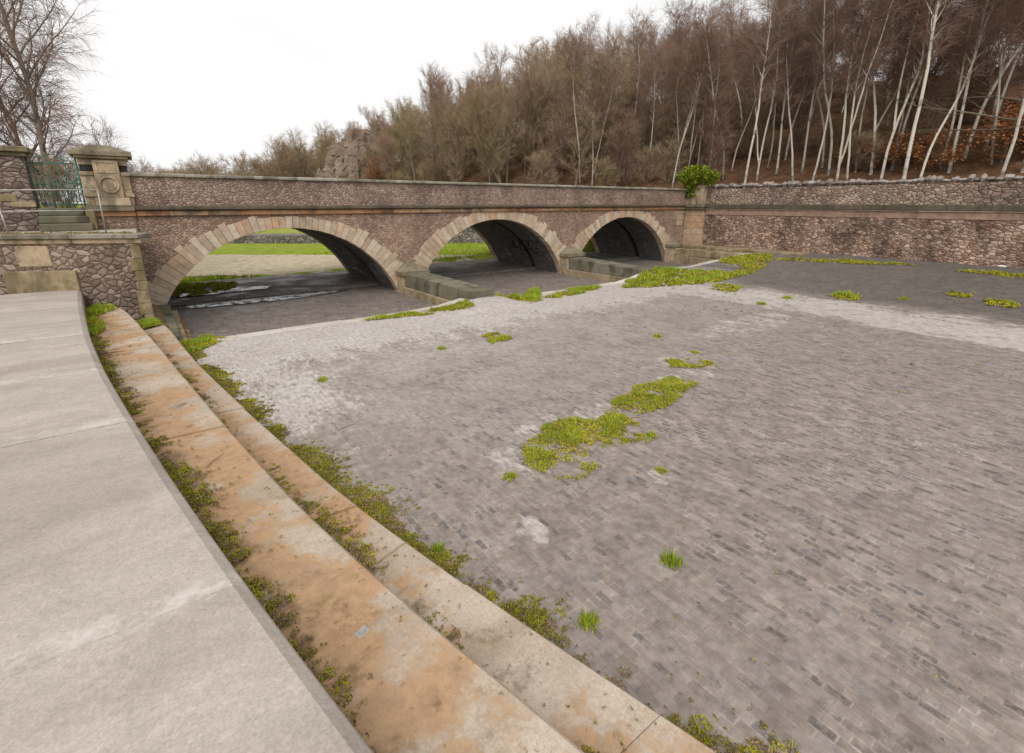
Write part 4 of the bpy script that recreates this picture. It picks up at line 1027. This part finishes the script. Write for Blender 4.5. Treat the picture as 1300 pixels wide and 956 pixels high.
# ------------------------------------------------------------------ moss and grass
def floor_z(x, y): return apron_z(x, y)
def inpoly(p, poly):
    x, y = p; c = False; n = len(poly)
    for i in range(n):
        (a, b), (d, e) = poly[i], poly[(i+1) % n]
        if (b > y) != (e > y) and x < (d-a)*(y-b)/(e-b)+a: c = not c
    return c
def sprig(mb, g, x, y, z, h, w, n):
    for _ in range(n):
        a = g.uniform(0, 6.28); t_ = abs(g.gauss(0, .55)); hh = h*g.uniform(.5, 1.25); ww = w*g.uniform(.7, 1.3)
        ox, oy = x+g.gauss(0, h*.35), y+g.gauss(0, h*.35); ca, sa = math.cos(a), math.sin(a); lean = math.sin(min(t_, 1.3))*hh; up = math.cos(min(t_, 1.3))*hh
        bx, by = -sa*ww, ca*ww
        mb.tri((ox-bx,oy-by,z-.005),(ox+bx,oy+by,z-.005),(ox+ca*lean,oy+sa*lean,z+up))
def cushion(mb, g, x, y, z, r, n, w):
    for _ in range(n):
        a = g.uniform(0, 6.28); rr = r*math.sqrt(g.random()); hz = max(.003, .38*r*(1-(rr/r)**2)*g.uniform(.6, 1.1))
        px, py = x+rr*math.cos(a), y+rr*math.sin(a); s = w*g.uniform(.6, 1.4); b = g.uniform(0, 6.28); tl = g.uniform(-.6, .6)
        c, e = math.cos(b)*s, math.sin(b)*s
        mb.tri((px-c,py-e,z+hz-.4*s),(px+c,py+e,z+hz-.4*s+tl*s),(px-e*.9,py+c*.9,z+hz+.8*s))
def patch(name, label, poly, dens, h, blade_frac, seed, zf=floor_z, cat='moss', wid=None, fall=.14, big=1.):
    g = random.Random(seed); xs_ = [p[0] for p in poly]; ys_ = [p[1] for p in poly]
    A = (max(xs_)-min(xs_))*(max(ys_)-min(ys_)); mo = MB(); gr_ = MB(); cx_, cy_ = sum(xs_)/len(xs_), sum(ys_)/len(ys_)
    wv = wid or .010
    for _ in range(int(A*dens)):
        x, y = g.uniform(min(xs_), max(xs_)), g.uniform(min(ys_), max(ys_))
        nz = fbm(x*2.2, y*2.2, seed*1.7, 4)
        qx, qy = x+fall*fbm(x*3, y*3, 4., 3), y+fall*fbm(x*3, y*3, 9., 3)
        if not inpoly((qx, qy), poly): continue
        if nz < -.15+.25*fbm(x*5, y*5, seed*2., 2): continue
        z = zf(x, y); hum = max(0., nz+.22)
        cushion(mo, g, x-cx_, y-cy_, z+hum*.06*big, .05*big, 9, wv*1.1)
        if nz > .02 and g.random() < blade_frac: sprig(gr_, g, x-cx_, y-cy_, z+hum*.06*big, h, wv*.5, 7)
    root = empty(name, label, cat, None, (cx_, cy_, 0))
    if mo.v: mo.build('moss_mat', M['moss'], root)['kind'] = 'stuff'
    if gr_.v: gr_.build('grass_blades', M['grass'], root)['kind'] = 'stuff'
    return root
patch('moss_patch', 'largest yellow-green moss patch in the middle of the brick paving', [(3.95,-16.62),(3.85,-16.0),(4.2,-15.6),(5.1,-15.25),(6.2,-15.5),(6.25,-16.1),(6.0,-16.72),(5.3,-16.45),(4.75,-16.3),(4.75,-16.72),(4.3,-16.85)], 900, .075, .45, 1)
patch('moss_patch', 'narrow moss patch just beyond the largest one on the brick paving', [(6.15,-15.8),(6.4,-15.3),(7.6,-15.05),(8.6,-15.15),(8.75,-15.65),(7.7,-15.95),(6.9,-16.05)], 800, .075, .42, 2)
patch('moss_patch', 'small far moss patch at the end of the line of three', [(9.2,-14.75),(9.5,-14.3),(10.2,-14.7),(10.15,-15.2),(9.6,-15.1)], 700, .07, .35, 3, wid=.012)
patch('grass_patch', 'small square grass patch on the pale paving in front of the left pier', [(7.0,-10.7),(7.1,-9.9),(7.7,-9.8),(7.75,-10.6)], 600, .09, .6, 4, cat='grass', wid=.014)
patch('grass_patch', 'grass patch at the outer end of the left training wall', [(10.6,-5.7),(11.0,-7.2),(12.0,-6.9),(13.2,-5.2),(13.0,-4.7),(11.9,-6.05)], 260, .16, .8, 5, cat='grass', wid=.022, big=1.6)
patch('grass_patch', 'thin grass strip on the lip right of the left training wall', [(12.3,-6.6),(12.9,-7.0),(15.2,-6.5),(16.2,-6.1),(15.6,-5.7),(13.8,-6.0)], 300, .15, .8, 6, cat='grass', wid=.022, big=1.5)
patch('grass_patch', 'big grass patch at the outer end of the right training wall', [(16.6,-6.9),(17.8,-6.0),(20.4,-5.8),(22.7,-7.6),(22.2,-9.2),(20.0,-9.0),(18.2,-7.9)], 150, .17, .85, 7, cat='grass', wid=.028, big=1.9)
patch('grass_patch', 'straggling grass tail on the pale floor in front of the big patch', [(19.0,-9.6),(20.4,-9.3),(20.2,-10.4),(18.6,-11.0)], 120, .10, .5, 8, cat='grass', wid=.024, big=1.5)
patch('grass_patch', 'grass strip along the lip of the paving over the left channel', [(5.2,-6.15),(6.9,-6.5),(8.9,-6.85),(9.1,-6.2),(7.5,-6.0),(6.,-5.85)], 380, .10, .55, 9, cat='grass', wid=.018, big=1.3)
patch('grass_patch', 'grass and moss strip at the foot of the stone ledge', [(25.3,-6.3),(26.5,-5.5),(29.,-6.2),(29.2,-7.3),(27.2,-8.2),(24.8,-8.2)], 110, .11, .6, 10, cat='grass', wid=.026, big=1.7)
patch('moss_patch', 'long yellow moss streak on the dark slope below the retaining wall', [(27.6,-8.1),(28.9,-8.6),(29.6,-10.9),(30.1,-13.2),(29.7,-13.9),(28.7,-12.2),(28.1,-10.2)], 90, .09, .35, 11, wid=.026, big=1.6)
patch('moss_patch', 'yellow moss streak at the right edge of the dark slope', [(28.9,-15.4),(29.6,-15.7),(29.5,-18.6),(28.5,-18.9),(28.4,-17.4)], 130, .09, .3, 12, wid=.024, big=1.5)
patch('moss_patch', 'thin moss line on the left half of the dark slope', [(22.4,-8.3),(25.6,-7.9),(25.9,-8.6),(22.8,-9.3)], 120, .09, .4, 13, wid=.024, big=1.4)
patch('grass_patch', 'rounded grass tuft on the pale band in front of the retaining wall', [(20.3,-13.9),(20.9,-13.6),(21.6,-14.0),(21.2,-14.5),(20.5,-14.5)], 300, .15, .8, 14, cat='grass', wid=.022, big=1.6)
patch('grass_patch', 'flat olive tuft on the dark slope left of the right-hand mounds', [(23.3,-16.5),(24.0,-16.4),(24.0,-17.0),(23.2,-17.1)], 200, .08, .4, 15, cat='grass', wid=.024, big=1.5)
patch('moss_patch', 'olive moss mound near the right edge of the pale band', [(22.4,-17.7),(23.3,-17.5),(23.3,-18.3),(22.4,-18.4)], 260, .10, .3, 16, wid=.024, big=2.)
patch('moss_patch', 'moss and weeds under the left end of the first arch', [(.4,4.2),(1.4,3.4),(3.0,4.4),(3.4,6.6),(1.6,7.8),(.3,7.6)], 110, .12, .4, 17, zf=lambda x, y: -.21, wid=.028, big=1.6)
patch('grass_patch', 'bright grass tuft at the corner of the paving by the lower step', [(.25,-6.6),(.35,-5.5),(1.1,-5.4),(1.5,-5.9),(1.0,-6.4),(.6,-6.9)], 1000, .10, .85, 18, cat='grass', wid=.014, big=1.1, fall=.1)
patch('grass_patch', 'grass clump at the top of the lower step against the wing wall', [(-.75,-5.1),(-.6,-4.3),(-.1,-4.35),(.1,-4.9),(-.35,-5.4)], 1200, .13, .9, 19, zf=lambda x, y: .44, cat='grass', wid=.014, fall=.06)
patch('grass_patch', 'grass clump at the top of the upper step against the wing wall', [(-1.5,-4.6),(-1.35,-3.75),(-.95,-4.0),(-.95,-4.35),(-1.25,-5.2)], 1200, .13, .9, 20, zf=lambda x, y: .86, cat='grass', wid=.014, fall=.06)
patch('grass_patch', 'grass along the top of the upper step just below the clump', [(-1.36,-6.6),(-1.4,-5.6),(-1.15,-5.5),(-1.0,-6.8),(-1.15,-7.6)], 1000, .13, .85, 21, zf=lambda x, y: .86, cat='grass', wid=.013, fall=.06)
def tuft(label, x, y, r, h, seed, dead=.3, zf=floor_z):
    g = random.Random(seed); mo = MB(); gr_ = MB()
    for _ in range(int(46*r/.1)):
        a = g.uniform(0, 6.28); q_ = r*g.random()**.6; cushion(mo, g, q_*math.cos(a), q_*math.sin(a), 0, .03, 6, .010)
        if g.random() > dead: sprig(gr_, g, .6*q_*math.cos(a), .6*q_*math.sin(a), 0, h, .004+.0012*h/.1, 5)
    o = empty('grass_tuft', label, 'grass', 'small tufts on the paving', (x, y, zf(x, y)))
    mo.build('moss_mat', M['moss'], o)['kind'] = 'stuff'; gr_.build('grass_blades', M['grass'], o)['kind'] = 'stuff'; return o
tuft('lone grass tuft standing by itself in the near brick paving', 3.85, -18.52, .10, .13, 1)
tuft('small round tuft at the near left tip of the largest moss patch', 3.5, -16.2, .11, .06, 2, .5)
tuft('tiny tuft right of the largest moss patch on a pale stain', 5.28, -17.35, .09, .06, 3, .5)
tuft('small tuft on the paving left of the far end of the moss line', 11.1, -12.9, .13, .10, 4)
tuft('small tuft left of the square grass patch', 5.7, -10.3, .12, .09, 5)
tuft('small tuft on the pale floor near the lower step', 2.55, -10.8, .13, .09, 6)
tuft('tiny tuft beyond the small far moss patch', 10.6, -14.4, .12, .07, 7)
tuft('tuft at the foot of the lower step near the bottom of the picture', 2.63, -18.55, .09, .10, 8)
tuft('bright tuft beside the lower step by the wide weed clump', 2.0, -16.9, .08, .09, 9)
tuft('brown tuft on the pale band left of the rounded tuft', 19.4, -12.6, .2, .12, 10)
tuft('brown tuft on the pale band below the right slope', 21.8, -15.6, .2, .10, 11)
tuft('tuft at the right end of the narrow far floor streak', 17.9, -12.4, .2, .10, 12)
# moss that has crept along the inner corners of the steps and the foot of the lowest one
mo, gr_, dead, lush = MB(), MB(), MB(), MB(); g = random.Random(99)
def shadow_edge(e, k): return lambda y: k*e(-20.9+(y+20.9)/k)
def creep2(edge, z, ya, yb, n, width, side, zn, base=.1, hum=1., gmul=1., k=1.):
    vis = shadow_edge(edge, k)
    for _ in range(n):
        y = g.uniform(ya, yb); k = fbm(y*.8, zn*7, 3.); k2 = fbm(y*3., zn*5, 8.)
        if k+.7*k2 < -.06-.15*base and g.random() > .14: continue
        off = abs(g.gauss(0, width*(.3+max(0, k+.3)*1.3)))
        x0 = edge(y); x = x0+.01+g.random()**.6*(vis(y)-x0)*(.4+.6*sstep(-.2, .3, k))+side*off; zz = z(x, y)
        r = g.choice((.010, .014, .02, .028, .038, .05))*g.uniform(.8, 1.3)*hum*(1 if off < width*1.4 else .5)
        cushion(mo if g.random() < .5 else dead if g.random() < .5 else lush, g, x, y, zz, r, int(7+r*r*26000), .0075*max(1., hum*.9))
        u = g.random()
        if u < .16*gmul: sprig(gr_, g, x, y, zz, g.uniform(.03, .08), .0036, 6)
        if u > .70: cushion(dead, g, x+g.gauss(0, .06), y+g.gauss(0, .06), zz, g.uniform(.012, .03), 5, .011)
creep2(walk_e, lambda x, y: .858, -22, -13, 1500, .15, 1, .3, .12, k=1.196)
creep2(walk_e, lambda x, y: .858, -13, -4, 800, .12, 1, .3, .12, 1.3, 1.5, 1.196)
creep2(t1_e, lambda x, y: .427, -22, -14, 1500, .17, 1, .9, .14, k=1.156)
creep2(t1_e, lambda x, y: .427, -14, -5, 600, .09, 1, .9, .1, 1.2, 1., 1.156)
creep2(t2_e, floor_z, -22, -12, 4600, .24, 1, 1.7, .5, 1.25, 1.6, 1.132)
creep2(t2_e, floor_z, -12, -6.4, 1700, .24, 1, 1.7, .4, 1.5, 1.6, 1.132)
for _ in range(420):                      # crumbs on the treads
    y = -22+g.random()*17; a, b, z = ((walk_e, t1_e, .857), (t1_e, t2_e, .427))[g.random() < .4]
    x = a(y)+(b(y)-a(y))*g.random()**1.3
    cushion(g.choice((mo, dead, dead)), g, x, y, z, g.uniform(.006, .02), 6, .008)
for _ in range(500):                      # crumbs and leaves on the paving
    y = -22+g.random()*15; x = t2_e(y)+abs(g.gauss(0, .45))+g.random()**6*9
    cushion(g.choice((mo, dead)), g, x, y, floor_z(x, y), g.uniform(.008, .03), 6, .009)
for _ in range(260):
    x, y = g.uniform(10, 30), g.uniform(-19, -6.5)
    if fbm(x*.4, y*.4, 6.) > .02: cushion(g.choice((mo, dead)), g, x, y, floor_z(x, y), g.uniform(.03, .10), 8, .02)
for _ in range(900):                      # weeds on the platform and earth bank
    x = g.uniform(-3.3, -.2); y = -2.2-(x+3.1)*.56+.12+abs(g.gauss(0, .5))
    if fbm(x*2, y*2, 2.) > -.02: cushion(g.choice((mo, mo, dead)), g, x, y, 2.80, g.uniform(.02, .05), 7, .012)
tag(mo.build('creeping_moss', M['mossdk']), 'brown-green moss creeping along the inner corners of the steps', 'moss', None, 'stuff')
tag(lush.build('green_moss', M['moss']), 'bright green-yellow moss cushions dotted through the moss by the steps', 'moss', None, 'stuff')
tag(gr_.build('fine_weeds', M['grass']), 'fine green weeds sprouting among the moss by the steps', 'weeds', None, 'stuff')
tag(dead.build('dead_litter', M['stick']), 'dry brown plant crumbs scattered over steps and paving', 'litter', None, 'stuff')
# rough grass verge behind the bridge
mb = MB()
for _ in range(9000):
    x = g.uniform(-.5, 29); y = 8.35+g.random()**1.6*9
    if x < 12 and 26.4 < fwd(x, y) < 35: continue
    sprig(mb, g, x, y, terrain(x, y), .16, .016, 3)
tag(mb.build('verge_grass', M['grass']), 'rough green grass verge just beyond the bridge', 'grass', None, 'stuff')

# small loose things
def stick(label, x, y, z, L, rz, seed):
    h = random.Random(seed); mb = MB(); p = walk_branch((0,0,.008), (math.cos(rz), math.sin(rz), .02), L, 6, h, .16, -.01)
    p = [(a, b, max(.006, c)) for a, b, c in p]; mb.tube(p, [.008,.008,.007,.007,.006,.005,.003], 6, True)
    o = mb.build('twig', M['stick'], smooth=True); o.location = (x, y, z); return tag(o, label, 'twig')
stick('dry twig lying on the paving beside the lower step', 2.05, -13.4, floor_z(2.05,-13.4), .35, .4, 1)
stick('dry twig at the right edge of the largest moss patch', 6.3, -15.95, floor_z(6.3,-15.95), .5, -.5, 2)
stick('bent twig lying on the lower step', 1.22, -17.2, .43, .4, .2, 3)
stick('thin twig on the upper step below the walkway edge', .15, -15.2, .857, .3, 1., 4)
o = MB(); o.box(-.045,.045,-.032,.032,0,.005); o.box(-.018,.018,-.014,.014,.005,.009); o = o.build('metal_plate', M['galv'], bevel=.004); o.location = (.74, -18.25, .856); o.rotation_euler[2] = .3; tag(o, 'small grey metal survey plate set in the upper step', 'plate')
mb = MB(); h = random.Random(6); secs = []
for k in range(6):
    f = k/5; secs.append([((f-.5)*.34, .08*math.cos(a)*math.sin(.4+2.4*f)*h.uniform(.7,1.2), .05+.06*math.sin(a)*math.sin(.4+2.4*f)*h.uniform(.6,1.2)) for a in [2*math.pi*j/9 for j in range(9)]])
t = NT('white_plastic', .5, .4); mb.sweep(secs); o = mb.build('litter_bag', t.out((.75,.74,.72)), smooth=True); o.location = (31.0, -16.6, apron_z(31., -16.6)); o.rotation_euler[2] = 1.4; tag(o, 'crumpled white plastic bag at the foot of the retaining wall', 'bag')

# ------------------------------------------------------------------ light, sky, camera
SUN_EL, SUN_AZ = 46., 222.                # compass-style azimuth from +Y towards +X
w = bpy.data.worlds.new('World'); SC.world = w; w.use_nodes = True; nt = w.node_tree
bg = nt.nodes['Background']; sky = nt.nodes.new('ShaderNodeTexSky'); sky.sky_type = 'NISHITA'; sky.sun_disc = False
sky.sun_elevation = R(SUN_EL); sky.sun_rotation = R(SUN_AZ); sky.dust_density = 3.; sky.air_density = 1.
hs = nt.nodes.new('ShaderNodeHueSaturation'); hs.inputs['Saturation'].default_value = .12; nt.links.new(sky.outputs[0], hs.inputs['Color'])
tc = nt.nodes.new('ShaderNodeTexCoord'); mp = nt.nodes.new('ShaderNodeMapping'); mp.inputs['Scale'].default_value = (1., 1., 3.2); nt.links.new(tc.outputs['Generated'], mp.inputs[0])
nz = nt.nodes.new('ShaderNodeTexNoise'); nz.inputs['Scale'].default_value = 1.7; nz.inputs['Detail'].default_value = 5; nt.links.new(mp.outputs[0], nz.inputs['Vector'])
rp = nt.nodes.new('ShaderNodeValToRGB'); rp.color_ramp.elements[0].position = .36; rp.color_ramp.elements[0].color = (7.6, 7.6, 7.65, 1); rp.color_ramp.elements[1].position = .60; rp.color_ramp.elements[1].color = (9.2, 9.1, 9.05, 1)
nt.links.new(nz.outputs['Fac'], rp.inputs[0])
mx = nt.nodes.new('ShaderNodeMix'); mx.data_type = 'RGBA'; mx.inputs[0].default_value = .86; nt.links.new(hs.outputs[0], mx.inputs[6]); nt.links.new(rp.outputs[0], mx.inputs[7])
nt.links.new(mx.outputs[2], bg.inputs['Color']); bg.inputs['Strength'].default_value = .097
sd = bpy.data.lights.new('sun', 'SUN'); sd.energy = 1.5; sd.angle = R(40); sd.color = (1., .96, .9)
so = bpy.data.objects.new('sun', sd); COL.objects.link(so)
dvec = Vector((math.sin(R(SUN_AZ))*math.cos(R(SUN_EL)), math.cos(R(SUN_AZ))*math.cos(R(SUN_EL)), math.sin(R(SUN_EL))))
so.rotation_euler = (-dvec).to_track_quat('-Z', 'Y').to_euler(); so.location = (-20, -20, 40)

cam = bpy.data.cameras.new('camera'); co = bpy.data.objects.new('camera', cam); COL.objects.link(co); SC.camera = co
pitch = math.atan(175/614.); co.location = (0, -20.9, 3.6); co.rotation_euler = (R(90)-pitch, 0, -R(36.87))
cam.sensor_fit = 'HORIZONTAL'; cam.sensor_width = 36.; cam.lens = 36*614/1300.; cam.shift_y = -(478-433)/1300.; cam.clip_end = 2000; cam.clip_start = .05
SC.render.engine = 'CYCLES'; SC.cycles.max_bounces = 4; SC.cycles.diffuse_bounces = 2
vs_ = SC.view_settings; vs_.view_transform = 'Standard'; vs_.look = 'None'; vs_.gamma = 1; vs_.use_curve_mapping = False; vs_.exposure = .38
SC.render.resolution_x = 1024; SC.render.resolution_y = 753
